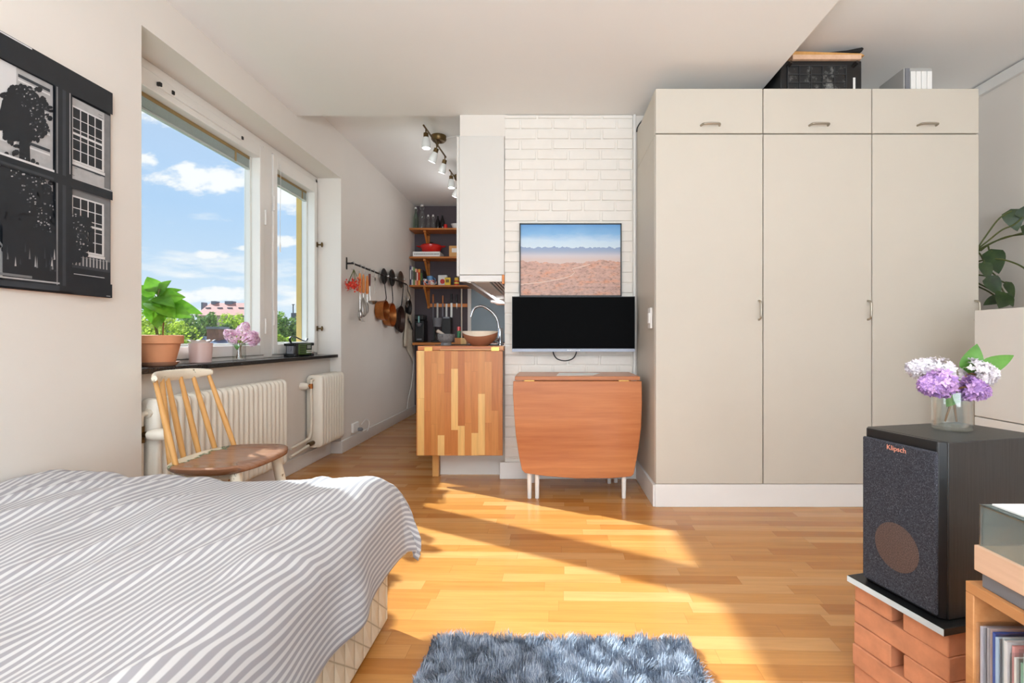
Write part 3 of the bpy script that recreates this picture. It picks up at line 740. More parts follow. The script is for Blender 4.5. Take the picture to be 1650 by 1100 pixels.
sx = -1.3; sy = 2.03
bots = [(-1.440, 1.89), (-1.490, 1.925), (-1.500, 2.01), (-1.502, 2.10), (-1.487, 2.18), (-1.436, 2.235)]
tops = [(-1.515, 1.882), (-1.547, 1.955), (-1.553, 1.99), (-1.560, 2.07), (-1.558, 2.14), (-1.535, 2.205)]
for (bx, by), (tx, ty) in zip(bots, tops):
    p, q = Vector((bx-sx, by-sy, .440)), Vector((tx-sx, ty-sy, .775))
    MB().tube([p, p.lerp(q, .35), p.lerp(q, .75), q], [.0098, .0115, .0098, .0078], 12).build('spindle', M['beech'], t)
# crest rail following an arc
arc = spline([(-1.488, 1.845, 0), (-1.520, 1.885, 0), (-1.548, 1.95, 0), (-1.562, 2.04, 0), (-1.562, 2.11, 0), (-1.549, 2.165, 0), (-1.527, 2.215, 0)], 5)
b = MB(); vs = []; K = len(arc)
for i, p in enumerate(arc):
    d = (arc[min(i+1, K-1)]-arc[max(i-1, 0)]).normalized(); nx = Vector((d.y, -d.x, 0)); f = i/(K-1); hh = .023*(1-.55*abs(2*f-1)**4); th = .009; zc = .786
    for a in range(10):
        A = 2*PI*a/10
        vs.append((p.x-sx+nx.x*th*math.cos(A)-.02*(hh*math.sin(A)), p.y-sy+nx.y*th*math.cos(A), zc+hh*math.sin(A)))
fs = [(i*10+j, i*10+(j+1) % 10, (i+1)*10+(j+1) % 10, (i+1)*10+j) for i in range(K-1) for j in range(10)]+[list(range(10))[::-1], [(K-1)*10+j for j in range(10)]]
b.add(vs, fs); b.build('crest_rail', m2.mat, t, smooth=60)
for x, y in ((-1, -1), (-1, 1), (1, -1), (1, 1)):
    p, q = Vector((x*.105-.02, y*.135, .428)), Vector((x*.165-.015, y*.195, 0))
    MB().tube([p, p.lerp(q, .2), p.lerp(q, .6), q], [.019, .021, .017, .0115], 14).build('leg', m2.mat, t)
for y in (-1, 1): MB().cyl((-.13, y*.13, .415), (.09, y*.13, .415), .022, n=12).build('seat_batten', m2.mat, t)

# ================================================================ radiators
def section(xb, xf, y, z0, z1, w):
    b = MB(); r = min(.035, (xf-xb)*.4); poly = []
    for cx, cz, a0 in ((xf-r, z1-r, 0), (xb+r, z1-r, 90), (xb+r, z0+r, 180), (xf-r, z0+r, 270)):
        for k in range(6):
            a = math.radians(a0+k*18); poly.append((cx+r*math.cos(a), cz+r*math.sin(a)))
    n = len(poly); cx, cz = (xb+xf)/2, (z0+z1)/2
    def ring(ins, yy): return [(x-(x-cx)/abs(x-cx+1e-9)*ins*min(1, abs(x-cx)/.03), yy, zz-(1 if zz > cz else -1)*ins*min(1, abs(zz-cz)/.05)) for x, zz in poly]
    prof = [(.028, -w*.56), (.020, -w*.44), (.006, -w*.36), (.0015, -w*.2), (0, 0), (.0015, w*.2), (.006, w*.36), (.020, w*.44), (.028, w*.56)]
    vs = []
    for ins, dy in prof: vs += ring(ins, y+dy)
    fs = [(i*n+j, (i+1)*n+j, (i+1)*n+(j+1) % n, i*n+(j+1) % n) for i in range(len(prof)-1) for j in range(n)]
    fs += [list(range(n)), [(len(prof)-1)*n+j for j in range(n)][::-1]]
    b.add(vs, [f[::-1] for f in fs]); return b
def valve(mb_parent, p, s=1):
    p = Vector(p)
    MB().lathe([(.010, 0), (.017, .006), (.021, .02), (.023, .045), (.021, .06), (.014, .068)], p, 18, 'Y').build('thermostat', M['rad'], mb_parent, True)
t = thing('radiator', 'long cream column radiator behind the spindle chair', 'radiator', (-1.75, 2.65, .1), group='cream column radiators')
for k in range(24): section(-1.782, -1.695, 2.135+k*.0445, .125, .678, .040).build('section', M['rad'], t, True)
b = MB(); b.tube(spline([(-1.735, 2.115, .615), (-1.735, 2.085, .612), (-1.735, 2.078, .59), (-1.735, 2.078, .53), (-1.735, 2.078, .0)]), .011, 12); b.cyl((-1.735, 2.105, .615), (-1.735, 2.13, .615), .022, n=8); b.build('inlet_pipe', M['pipe'], t, True)
b = MB(); b.cyl((-1.735, 2.078, .50), (-1.735, 2.078, .565), .015, n=12); b.cyl((-1.735, 2.078, .53), (-1.705, 2.078, .53), .012, n=12); b.lathe([(.018, .495), (.018, .507)], (-1.735, 2.078, 0), 6); b.build('valve_body', M['oldbrass'], t, True)
MB().lathe([(.012, 0), (.020, .008), (.025, .03), (.026, .055), (.022, .075), (.014, .082)], (-1.705, 2.078, .53), 18, 'X').build('thermostat', M['rad'], t, True)
MB().tube(spline([(-1.765, 2.10, .60), (-1.765, 2.07, .58), (-1.765, 2.066, .4), (-1.765, 2.066, 0)]), .009, 10).build('return_pipe', M['pipe'], t, True)
t = thing('radiator', 'short cream column radiator at the far end of the niche', 'radiator', (-1.74, 3.8, .1), group='cream column radiators')
for k in range(9): section(-1.790, -1.668, 3.615+k*.0445, .135, .672, .040).build('section', M['rad'], t, True)
b = MB(); b.tube(spline([(-1.735, 3.60, .635), (-1.735, 3.57, .635), (-1.735, 3.562, .61), (-1.735, 3.565, .30), (-1.735, 3.55, .24), (-1.735, 3.5, .215), (-1.735, 3.28, .20)]), .010, 12); b.build('inlet_pipe', M['pipe'], t, True)
b = MB(); b.lathe([(.013, 0), (.013, .035)], (-1.735, 3.562, .575), 12); b.cyl((-1.735, 3.56, .595), (-1.76, 3.545, .595), .010, n=10); b.build('valve_body', M['copper'], t, True)
MB().lathe([(.012, -.075), (.022, -.065), (.026, -.04), (.024, -.012), (.014, 0)], (-1.745, 3.545, .595), 18, 'X').build('thermostat', M['rad'], t, True)
b = MB(); b.tube([(-1.735, 3.59, .175), (-1.735, 3.28, .145)], .010, 12); b.build('return_pipe', M['pipe'], t, True)
MB().lathe([(.014, -.075), (.016, -.06), (.016, 0)], (-1.735, 3.598, .176), 8, 'Y').build('return_nut', M['oldbrass'], t, True)

# ================================================================ poster
t = thing('poster', 'large black and white photograph poster on the left wall above the bed', 'poster', (XW+.012, 1.4, 1.09))
PY0, PY1, PZ0, PZ1 = .88, 1.895, 1.093, 1.884
MB().box((XW, PY0, PZ0), (XW+.012, PY1, PZ1)).build('backing_board', M['oakx'], t, True)
g = [plain('print_tone_'+n_, C(*c), .45, var=.0 if n_ == 'white' else .10, vscale=30) for n_, c in (('black', (28, 32, 38)), ('dark', (52, 56, 62)), ('mid', (120, 120, 122)), ('light', (176, 174, 174)), ('white', (214, 212, 212)))]
b = MB(); depth = [0]
def q(mi, pts):
    depth[0] += 1; x = XW+.0121+depth[0]*.000010; b.mi = mi
    vs = []
    for px, py in pts:
        Y = max(PY0+.002, min(PY1-.002, atX(px, XW+.012))); vs.append((x, Y, HC-(py-VY)*Y/FOC))
    b.add(vs, [list(range(len(vs)))])
def qr(mi, y0, y1, z0, z1):
    depth[0] += 1; x = XW+.0121+depth[0]*.000010; b.mi = mi
    b.add([(x, y0, z0), (x, y1, z0), (x, y1, z1), (x, y0, z1)], [(0, 1, 2, 3)])
hr = random.Random(5)
qr(0, PY0, PY1, PZ0, PZ1)
# pale stone facades behind the window bars
qr(3, PY0, 1.675, 1.13, 1.800); qr(4, PY0, 1.56, 1.55, 1.800); qr(3, 1.735, 1.893, 1.15, 1.795); qr(2, 1.735, 1.893, 1.40, 1.475); qr(2, 1.868, 1.893, 1.15, 1.795)
for k in range(40): z = hr.uniform(1.15, 1.79); y = hr.uniform(1.735, 1.86); qr(2, y, y+hr.uniform(.01, .03), z, z+.0025)
for k in range(9): qr(1, 1.565+.004*k, 1.665, 1.772-k*.068, 1.782-k*.068); qr(4, 1.565+.004*k, 1.665, 1.760-k*.068, 1.766-k*.068)
for zc in (1.575, 1.255):
    qr(4, 1.738, 1.866, zc-.006, zc+.192); qr(0, 1.745, 1.858, zc, zc+.186)
    for k in range(1, 4): y = 1.745+.02825*k; qr(4, y-.0018, y+.0018, zc, zc+.186)
    for k in range(1, 5): z = zc+.0372*k; qr(4, 1.745, 1.858, z-.0015, z+.0015)
    qr(4, 1.800, 1.804, zc, zc+.186); qr(4, 1.745, 1.858, zc+.090, zc+.098)
    qr(4, 1.736, 1.870, zc-.018, zc-.008); qr(1, 1.736, 1.870, zc-.024, zc-.018)
qr(0, 1.735, 1.893, 1.140, 1.19); qr(1, 1.735, 1.893, 1.19, 1.23)
for k in range(11): qr(3, 1.74+k*.0135, 1.745+k*.0135, 1.200, 1.235)
# dark shrubs and a young tree in front of the facades
def blob(cx, cy, rx, ry, mi, n=14): q(mi, [(cx+rx*math.cos(2*PI*k/n)*(1+hr.uniform(-.08, .08)), cy+ry*math.sin(2*PI*k/n)*(1+hr.uniform(-.08, .08))) for k in range(n)])
def bush(cx, cy, rx, ry, n):
    blob(cx, cy, rx*.9, ry*.9, 0, 22)
    for k in range(n):
        a = hr.uniform(0, 2*PI); e = hr.uniform(.80, 1.12); blob(cx+rx*e*math.cos(a), cy+ry*e*math.sin(a), hr.uniform(3, 6), hr.uniform(2.5, 6), 0, 7)
    for k in range(n):
        a = hr.uniform(-1.9, 1.0); e = hr.uniform(.3, 1.0); blob(cx+rx*e*math.cos(a), cy+ry*e*math.sin(a), hr.uniform(.8, 2.2), hr.uniform(.8, 1.8), hr.choice((1, 1, 2, 3)), 5)
bush(36, 186, 42, 48, 90); q(0, [(30, 220), (46, 220), (50, 330), (28, 330)]); bush(40, 345, 62, 70, 130); bush(20, 300, 44, 50, 60); bush(112, 380, 30, 38, 60); q(0, [(0, 360), (104, 380), (106, 462), (0, 450)])
for k in range(26): x = hr.uniform(4, 100); y = hr.uniform(405, 440); q(hr.choice((1, 1, 2, 3)), [(x, y), (x+1.5, y-hr.uniform(8, 20)), (x+3, y)])
# window bars of the photograph
qr(0, 1.675, 1.735, 1.10, 1.80); qr(2, 1.679, 1.684, 1.12, 1.80); qr(3, 1.725, 1.728, 1.515, 1.80); qr(1, 1.700, 1.712, 1.12, 1.80); qr(0, PY0, PY1, 1.470, 1.503); qr(4, PY0, 1.672, 1.503, 1.510); qr(3, 1.735, 1.893, 1.503, 1.508); qr(1, PY0, 1.67, 1.476, 1.484)
qr(0, PY0, PY1, 1.800, PZ1); qr(4, 1.50, 1.60, 1.878, 1.8825); qr(1, PY0, 1.69, PZ0+.006, 1.118); qr(3, PY0, 1.69, 1.124, 1.129); qr(2, 1.50, 1.60, 1.132, 1.140); qr(0, 1.735, 1.893, PZ0, 1.145); qr(3, 1.74, 1.86, 1.165, 1.168)
qr(4, 1.868, 1.885, 1.098, 1.100)
b.build('print', g, t, True, smooth=0)
# ================================================================ kitchen cabinets, counter, hood
t = thing('overhead_cabinet', 'tall white wall cabinet left of the brick pillar', 'cabinet', (-.46, 4.0, 1.364))
MB().box((-.607, YB-.008, 1.366), (-.306, 4.9, 2.296)).build('carcass', M['white'], t, True, bevel=.002)
MB().box((-.626, YB-.006, 1.356), (-.608, 4.1, 2.294)).build('door', M['white'], t, True, bevel=.004)
MB().box((-.626, 4.105, 1.356), (-.608, 4.9, 2.294)).build('door', M['white'], t, True, bevel=.004)
t = thing('range_hood', 'white and steel range hood under the wall cabinet', 'hood', (-.46, 3.9, 1.3))
MB().box((-.606, YB-.004, 1.320), (-.322, YB+.02, 1.363)).build('front_band', M['trimw'], t, True, bevel=.002)
MB().box((-.321, YB-.006, 1.306), (-.306, YB+.02, 1.366)).build('side_strip', M['orangew'], t, True, bevel=.002)
MB().box((-.606, YB+.021, 1.335), (-.306, 4.9, 1.364)).build('housing', M['steel'], t, True)
MB().prism([(-.606, 1.335), (-.52, 1.335), (-.535, 1.312), (-.606, 1.326)], YB+.02, 4.88, 'Y').build('visor', M['steel'], t, True, bevel=.002)
MB().box((-.515, YB+.03, 1.318), (-.41, 4.3, 1.335)).build('filter_panel', M['trimw'], t, True, bevel=.003)
for x in (-.395, -.37, -.345): MB().box((x, YB+.03, 1.322), (x+.012, 4.8, 1.335)).build('rail', M['steel'], t, True)
o = MB().box((-.60, 4.92, 1.30), (-.31, 5.0, 1.3655)).build('under_cabinet_lamp', M['trimw'], bevel=.01); tag(o, 'white lamp fixture under the wall cabinet behind the hood', 'lamp')
ll, ld = light('kitchen_fill_light', 'AREA', 3, (.92, .96, 1), (-.455, 4.96, 1.297)); ld.shape = 'RECTANGLE'; ld.size = .28; ld.size_y = .07; ll.rotation_euler = Vector((-.75, 0, -1)).to_track_quat('-Z', 'Y').to_euler()  # fill light added at the fixture to brighten the lower kitchen wall
o = MB().box((-.59, 5.1, 1.305), (-.33, 5.4, 1.3655)).build('paper_towel_holder', M['paper'], bevel=.015)
tag(o, 'small white box hanging under the cabinets above the tap', 'box')
o['label'] = 'small white box hanging under the cabinets above the tap'; o.name = 'hanging_box'
o2 = MB().box((-.598, 4.903, 1.366), (-.306, 6.165, 2.296)).build('overhead_cabinet', M['white'], bevel=.003); tag(o2, 'white wall cabinet at the far end of the kitchen row', 'cabinet')

t = thing('kitchen_counter', 'white base cabinet with butcher block worktop and folding leaf', 'counter', (-.6, 4.2, 0))
MB().prism([(-.872, 3.235), (-.306, 3.235), (-.306, 6.19), (-.872, 6.19)], .859, .888, 'Z').build('worktop', M['butchert'], t, True, bevel=.002)
lf = MB().box((-.871, 3.200, .174), (-.309, 3.228, .857)).build('folding_leaf', M['butcher'], t, True, bevel=.002)
for x in (-.80, -.36): MB().box((x-.026, 3.226, .853), (x+.026, 3.236, .881)).build('hinge', M['brass'], t, True)
MB().box((-.80, 3.335, 0), (-.757, 3.365, .858)).build('support_leg', M['beech'], t, True, bevel=.002)
MB().box((-.757, 3.385, 0), (-.306, 6.15, .858)).build('base_cabinet', M['white'], t, True)
MB().box((-.85, 3.62, .888), (-.38, 4.0, .893)).build('hob', M['black'], t, True, bevel=.002)
MB().box((-.80, 4.15, .888), (-.36, 4.75, .891)).build('sink_rim', M['steel'], t, True, bevel=.001)
t = thing('kitchen_tap', 'tall arched chrome tap behind the terracotta bowl', 'tap', (-.375, 3.70, .888))
MB().lathe([(.030, 0), (.030, .008), (.022, .015), (.021, .12), (.017, .13)], (0, 0, 0), 20).build('body', M['chrome'], t)
arc = [P(x, y, 3.70)-Vector((-.375, 3.70, .888)) for x, y in ((803, 540), (804, 530), (802, 517), (796, 506), (787, 498), (777, 493), (768, 494), (762, 499), (758, 510))]
arc = [Vector((p.x*1.0+0, -p.x*.1, p.z)) for p in arc]
MB().tube(spline(arc, 5), .0095, 12).build('spout', M['chrome'], t)
MB().tube([(.01, 0, .06), (-.045, -.03, .03)], .010, 10).build('lever', M['chrome'], t)

# end wall of the kitchen: splashback, shelves
YK = 6.2
t = thing('splashback', 'blue-grey splashback panel with white edge on the kitchen end wall', 'splashback', (-.75, YK-.02, .9))
MB().box((-.99, YK-.022, .892), (-.31, YK-.002, 1.80)).build('panel', M['splash'], t, True)
MB().box((-1.035, YK-.03, .892), (-.99, YK-.002, 1.80)).build('edge_trim', M['trimw'], t, True, bevel=.002)
o = MB().cyl((-1.11, YK-.03, .9), (-1.11, YK-.03, 1.585), .010, n=10).build('pipe', M['pipe']); tag(o, 'thin pale pipe on the plum wall beside the knives', 'pipe')
o = MB().box((XW+.055, 5.90, .862), (-.874, YK-.002, .893)).build('wooden_worktop', M['pine'], bevel=.002); tag(o, 'narrow oiled wooden worktop along the plum wall', 'worktop')
Yf = 5.95
zs = [HC+(VY-367)*Yf/FOC, HC+(VY-413)*Yf/FOC, HC+(VY-459)*Yf/FOC]
wh = ['top oiled wood shelf with glass bottles in the kitchen', 'middle oiled wood shelf with the red pot in the kitchen', 'lowest oiled wood shelf with cookbooks and mugs in the kitchen']
for k, z in enumerate(zs):
    t = thing('kitchen_shelf', wh[k], 'shelf', (-1.3, 6.07, z), group='oiled wood kitchen shelves')
    MB().box((XW+.003, Yf, z-.022), (-.92, YK-.002, z)).build('shelf_board', M['pine'], t, True, bevel=.002)
    for x in (-1.53,):
        b = MB(); b.box((x-.016, YK-.022, z-.27), (x+.016, YK-.002, z-.022)); b.box((x-.016, Yf+.03, z-.046), (x+.016, YK-.02, z-.022))
        b.prism([(Yf+.05, z-.046), (Yf+.075, z-.046), (YK-.022, z-.215), (YK-.022, z-.245)], x-.012, x+.012, 'X'); b.build('bracket', M['pine'], t, True, bevel=.002)

def item(name, mb, m, label, cat, group=None, **k):
    o = mb.build(name, m, **k); return tag(o, label, cat, group)
def pz(x, y=6.05): return (x-VX)*y/FOC
def bottle(px, r, h, z, label, glass, stop=True, y=6.06, neck=.42, cap='white'):
    t = thing('glass_bottle', label, 'bottle', (pz(px, y), y, z+.0005), group='bottles on the top kitchen shelf')
    MB().lathe([(r*.95, 0), (r, .004), (r, h*.52), (r*.85, h*.62), (r*neck, h*.82), (r*neck*.85, h*.95), (r*neck, h)], n=18, cap1=False).build('body', glass, t)
    if stop:
        s = MB(); s.lathe([(r*neck*.9, h), (r*neck*1.1, h+.012), (r*neck*.6, h+.022)], n=12); s.build('stopper', M['paper'], t)
        MB().tube(spline([(-r*neck, 0, h*.86), (-r*neck*1.4, 0, h*.96), (0, 0, h+.02), (r*neck*1.4, 0, h*.96), (r*neck, 0, h*.86)]), .0018, 6).build('wire_bail', M['steel'], t)
bottle(670, .030, .26, zs[0], 'slim pale green bottle nearest the side wall on the top shelf', M['gglass'])
bottle(680, .042, .29, zs[0], 'tallest clear swing-top bottle on the top shelf', M['glass'])
bottle(690, .026, .165, zs[0], 'small clear swing-top bottle beside the tallest bottle', M['glass'])
bottle(698, .026, .165, zs[0], 'small clear swing-top bottle next to the dark bottles', M['glass'])
bottle(705.5, .026, .17, zs[0], 'dark bottle next to the small clear swing-top bottles', M['dglass'], False)
bottle(713, .028, .18, zs[0], 'dark bottle beside the small red tin', M['dglass'], False)
item('red_tin', MB().lathe([(.022, 0), (.024, .03), (.02, .06)], (pz(718.5), 6.03, zs[0]), 18), M['red'], 'small red tin between the dark bottles and the white bowl', 'tin')
item('white_bowl', MB().lathe([(.03, 0), (.035, .01), (.065, .065), (.062, .065), (.03, .014)], (pz(735), 6.05, zs[0]), 24, cap1=True), M['paper'], 'small white bowl at the right of the top kitchen shelf', 'bowl')
# second shelf
t = thing('cookbook', 'thick white book lying flat under the red pot', 'book', (pz(690), 6.05, zs[1]))
MB().box((pz(668.5), 5.955, zs[1]+.0005), (pz(711.5), 6.18, zs[1]+.060)).build('cover', M['paper'], t, True, bevel=.003)
text('spine_lettering', 'VEGETARISK  KOKBOK', .022, M['greyplastic'], t, Matrix.Translation(Vector((pz(690), 5.9545, zs[1]+.03))-t.location) @ Matrix.Rotation(PI/2, 4, 'X'))
bpy.data.objects.remove([o for o in bpy.data.objects if o.name == 'spine_lettering'][0])
b = MB(); rw = random.Random(2); x = pz(671)
while x < pz(709):
    w = rw.uniform(.006, .013); b.box((x, 5.9542, zs[1]+.024), (x+w, 5.956, zs[1]+.036)); x += w+rw.uniform(.003, .006)
b.build('spine_print', M['greyplastic'], t, True, smooth=0)
t = thing('casserole', 'red enamel casserole with black knob on the white book', 'pot', (pz(694.5), 6.06, zs[1]+.0605))
MB().lathe([(.085, 0), (.108, .012), (.128, .06), (.132, .085), (.126, .086)], n=32).build('pot_body', M['red'], t)
MB().lathe([(.132, .086), (.125, .094), (.07, .108), (.0, .112)], n=32, cap0=True).build('lid', M['red'], t)
MB().lathe([(.010, .110), (.010, .120), (.022, .124), (.02, .134), (.0, .137)], n=16).build('knob', M['black'], t)
for s in (-1, 1): MB().tube(spline([(s*.125, -.03, .075), (s*.165, -.025, .08), (s*.17, 0, .08), (s*.165, .025, .08), (s*.125, .03, .075)]), .009, 8, flat=.6).build('handle', M['red'], t)
t = thing('picture_frame', 'small wooden frame standing at the right of the red pot', 'frame', (pz(732), 6.03, zs[1]))
MB().box((pz(723.5, 6.0), 6.0, zs[1]+.001), (pz(742, 6.0), 6.03, zs[1]+.14)).build('frame', M['beech'], t, True, bevel=.003)
MB().box((pz(728, 6.0), 5.997, zs[1]+.058), (pz(739, 6.0), 6.0, zs[1]+.108)).build('mount', M['paper'], t, True)
# lowest shelf
cb = [(C(70, 62, 96), .235, 'dark violet cookbook nearest the side wall'), (C(222, 220, 214), .225, 'white cookbook next to the dark violet one'), (C(120, 150, 96), .215, 'green and white cookbook between white and salmon ones'), (C(226, 170, 146), .20, 'salmon cookbook in the row on the lowest shelf'), (C(208, 96, 62), .19, 'red-brown cookbook in the row on the lowest shelf'), (C(236, 164, 62), .195, 'orange cookbook in the row on the lowest shelf'), (C(34, 30, 32), .185, 'black cookbook at the mug end of the row')]
x = XW+.008
for k, (c, h, l) in enumerate(cb):
    w = (.018, .020, .022, .022, .018, .026, .030)[k]
    t = thing('cookbook', l, 'book', (x+w/2, 6.03, zs[2]), group='cookbooks on the lowest kitchen shelf')
    MB().box((x, 5.965, zs[2]+.0005), (x+w-.0015, 6.13, zs[2]+h)).build('cover', plain('book_'+str(k), c, .5), t, True, bevel=.002)
    MB().box((x+.003, 5.964, zs[2]+h*.3), (x+w-.005, 5.966, zs[2]+h*.8)).build('spine_print', [M['paper'], M['black'], M['black'], M['black'], M['paper'], M['red'], M['green']][k], t, True)
    x += w
def mug(px, py_top, r, h, z, m, label, m3=None, y=6.02, hs=1):
    t = thing('mug', label, 'mug', (pz(px, y), y, z+.0005), group='mugs on the lowest kitchen shelf')
    MB().lathe([(r*.9, 0), (r, .004), (r, h), (r*.9, h), (r*.86, .008)], n=24).build('cup', m, t)
    MB().tube(spline([(hs*r*.95, 0, h*.82), (hs*r*1.5, 0, h*.75), (hs*r*1.55, 0, h*.35), (hs*r*.95, 0, h*.2)]), .006, 8).build('handle', m, t)
    return t
mp_ = NT('patterned_glaze'); f = mp_.noise(mp_.coord(), 38, 1, .4); mp_.base(mp_.ramp(f, [(.0, C(40, 60, 110)), (.42, C(40, 60, 110)), (.43, C(232, 230, 226)), (.56, C(232, 230, 226)), (.57, C(204, 90, 60))], 'CONSTANT')); mp_.set(Roughness=.25)
mk_ = NT('pink_pattern_glaze'); f = mk_.noise(mk_.coord(), 30, 1, .4); mk_.base(mk_.ramp(f, [(.0, C(60, 60, 70)), (.36, C(222, 158, 150)), (.56, C(236, 232, 226)), (.64, C(120, 150, 130))], 'CONSTANT')); mk_.set(Roughness=.25)
mug(684.5, 449, .032, .078, zs[2], mp_.mat, 'small patterned cup beside the cookbooks', hs=1)
mug(695, 451, .038, .062, zs[2], mk_.mat, 'pink patterned mug in front of the blue mug', y=5.99)
t_ = mug(693, 443, .040, .125, zs[2], plain('blue_glaze', C(110, 160, 206), .3), 'tall blue mug behind the pink mug', y=6.10)
t = thing('paper_bag', 'white paper bag with round red print behind the yellow box', 'bag', (pz(713), 6.08, zs[2]))
MB().box((pz(705.5), 6.05, zs[2]+.0005), (pz(720), 6.13, zs[2]+.135)).build('bag', M['paper'], t, True, bevel=.008)
MB().lathe([(.03, 0), (.03, .002)], (pz(713), 6.047, zs[2]+.055), 20, 'Y').build('round_print', M['red'], t, True)
t = thing('yellow_box', 'small yellow box in front of the white paper bag', 'box', (pz(721), 5.99, zs[2]))
MB().box((pz(716.5, 5.98), 5.98, zs[2]+.0005), (pz(725.5, 5.98), 6.03, zs[2]+.095)).build('carton', plain('yellow_carton', C(240, 204, 60), .5), t, True, bevel=.002)
MB().box((pz(718.5, 5.98), 5.978, zs[2]+.035), (pz(723.5, 5.98), 5.981, zs[2]+.07)).build('label_print', M['oldbrass'], t, True)
t = thing('spice_tin', 'red and yellow tin at the right end of the lowest shelf', 'tin', (pz(737), 6.0, zs[2]))
b = MB(); b.lathe([(.030, 0), (.030, .055)], (0, 0, .001), 20); b.build('tin_body', M['red'], t)
MB().lathe([(.0305, .018), (.0305, .04)], (0, 0, 0), 20, cap0=False, cap1=False).build('label_band', plain('yellow_label', C(240, 210, 90), .5), t)
MB().lathe([(.026, .056), (.026, .09), (.02, .095)], n=20).build('lid', plain('yellow_lid', C(240, 196, 70), .5), t)

# knives on a wooden magnetic rail
t0 = thing('knife_rail', 'orange wooden magnetic knife rail on the plum wall', 'rail', (-1.3, YK-.02, 1.33))
MB().box((pz(693, 6.18), YK-.024, HC+(VY-494.5)*6.18/FOC), (-1.04, YK-.004, HC+(VY-489)*6.18/FOC)).build('rail', M['orangew'], t0, True, bevel=.002)
kn = [(698, 474, 488, 517, 'steeld', 'beech', .018, 'dark-bladed knife with a wooden handle, leftmost on the rail'), (705, 0, 488, 516, 'steel', None, .022, 'broad plain steel blade second from the left on the rail'), (713.5, 476, 489, 516, 'steeld', 'beech', .02, 'knife with brown wooden handle in the middle of the rail'), (719.5, 0, 489, 518, 'steel', None, .024, 'wide cleaver-like steel blade right of the brown handled knife'), (727.5, 473, 488, 518, 'steel', 'black', .026, 'large chef knife with black riveted handle'), (736, 474, 488, 498, 'steel', 'black', .014, 'small paring knife with black handle'), (743.5, 0, 488, 512, 'steel', None, .01, 'thin steel blade at the right end of the knife rail')]
M['steeld'] = plain('dark_blade', C(110, 106, 112), .35, metal=.9)
for px, h0, h1, yb, ms, mh, w, l in kn:
    yk = YK-.03; zf = lambda py: HC+(VY-py)*yk/FOC; x = pz(px, yk)
    t = thing('kitchen_knife', l, 'knife', (x, yk, zf(yb)), group='knives on the magnetic rail')
    MB().prism([(x-w*.5, zf(h1)), (x+w*.5, zf(h1)), (x+w*.45, zf(yb-6)), (x+(.001 if mh == 'black' else w*.4), zf(yb)), (x-w*.5, zf(yb-(6 if mh == 'black' else 0)))][::1], yk-.002, yk+.002, 'Y').build('blade', M[ms], t, True, smooth=0)
    if mh: MB().box((x-.010, yk-.008, zf(h1)), (x+.010, yk+.006, zf(h0))).build('handle', M[mh if mh != 'beech' else 'orangew'] if mh != 'beech' else M['teak'], t, True, bevel=.004)
# appliances on the narrow worktop
zt = .8935
t = thing('coffee_grinder', 'black coffee grinder against the side wall on the narrow worktop', 'grinder', (pz(678.5, 6.03), 6.03, zt))
MB().box((-.055, -.09, 0), (.060, .09, .27)).build('housing', M['black'], t, bevel=.012)
MB().box((-.055, -.10, .27), (.055, .07, .335)).build('hopper', M['black'], t, bevel=.01)
MB().cyl((.0, -.104, .24), (.0, -.104, .32), .010, n=12).build('chute', plain('teal_glass', C(130, 180, 176), .2), t)
MB().lathe([(.022, 0), (.036, .03), (.036, .036)], (0, -.095, .195), 16).build('collar', M['silverp'], t)
MB().box((-.028, -.0925, .03), (.03, -.089, .045)).build('badge', M['silverp'], t)
t = thing('coffee_maker', 'black filter coffee maker with glass jug on the narrow worktop', 'coffee maker', (pz(712, 6.03), 6.03, zt))
MB().box((-.115, -.10, 0), (.12, .1, .025)).build('base', M['black'], t, bevel=.006)
MB().box((-.105, -.02, .025), (-.08, .02, .24)).build('column', M['black'], t)
MB().box((.0, -.03, .025), (.115, .09, .31)).build('water_tank', M['black'], t, bevel=.008)
MB().lathe([(.05, .19), (.062, .28), (.066, .29), (.066, .30)], (-.05, -.02, 0), 20).build('filter_basket', M['greyplastic'], t)
MB().lathe([(.055, .026), (.062, .06), (.05, .13), (.04, .15)], (-.03, -.03, 0), 20, cap1=False).build('jug', M['glass'], t)
MB().box((.02, -.05, .29), (.10, .02, .312)).build('lid', M['silverp'], t, bevel=.005)

# things on the butcher block counter
zc = .8885
t = thing('mortar', 'grey granite mortar on the counter', 'mortar', (pz(719, 3.45), 3.45, zc))
MB().lathe([(.036, 0), (.038, .012), (.034, .020), (.052, .036), (.058, .060), (.060, .082), (.052, .082), (.046, .05), (.02, .03)], n=30).build('bowl', M['granite'], t)
MB().box((-.035, -.0635, .062), (-.012, -.050, .072)).build('lug', M['granite'], t, bevel=.003)
o = item('pestle', MB().tube([Vector((pz(719, 3.45)+.02, 3.45, zc+.045)), Vector((pz(719, 3.45)-.03, 3.45, zc+.085)), Vector((pz(719, 3.45)-.064, 3.45, zc+.105))], [.013, .010, .013], 14), plain('marble_pestle', C(176, 160, 146), .6), 'stone pestle leaning in the grey mortar', 'pestle')
t = thing('serving_bowl', 'wide terracotta bowl with cream inside on the counter', 'bowl', (pz(774, 3.42), 3.42, zc))
MB().lathe([(.055, 0), (.060, .004), (.096, .032), (.118, .066), (.124, .1)], n=40, cap1=False).build('outside', M['terrad'] if 0 else plain('brown_clay', C(172, 112, 80), .55), t)
MB().lathe([(.1242, .1), (.1205, .1), (.113, .066), (.09, .034), (.05, .010), (0, .008)], n=40, cap0=False).build('inside', M['cream'], t)
b = MB(); vs = []; n = 40
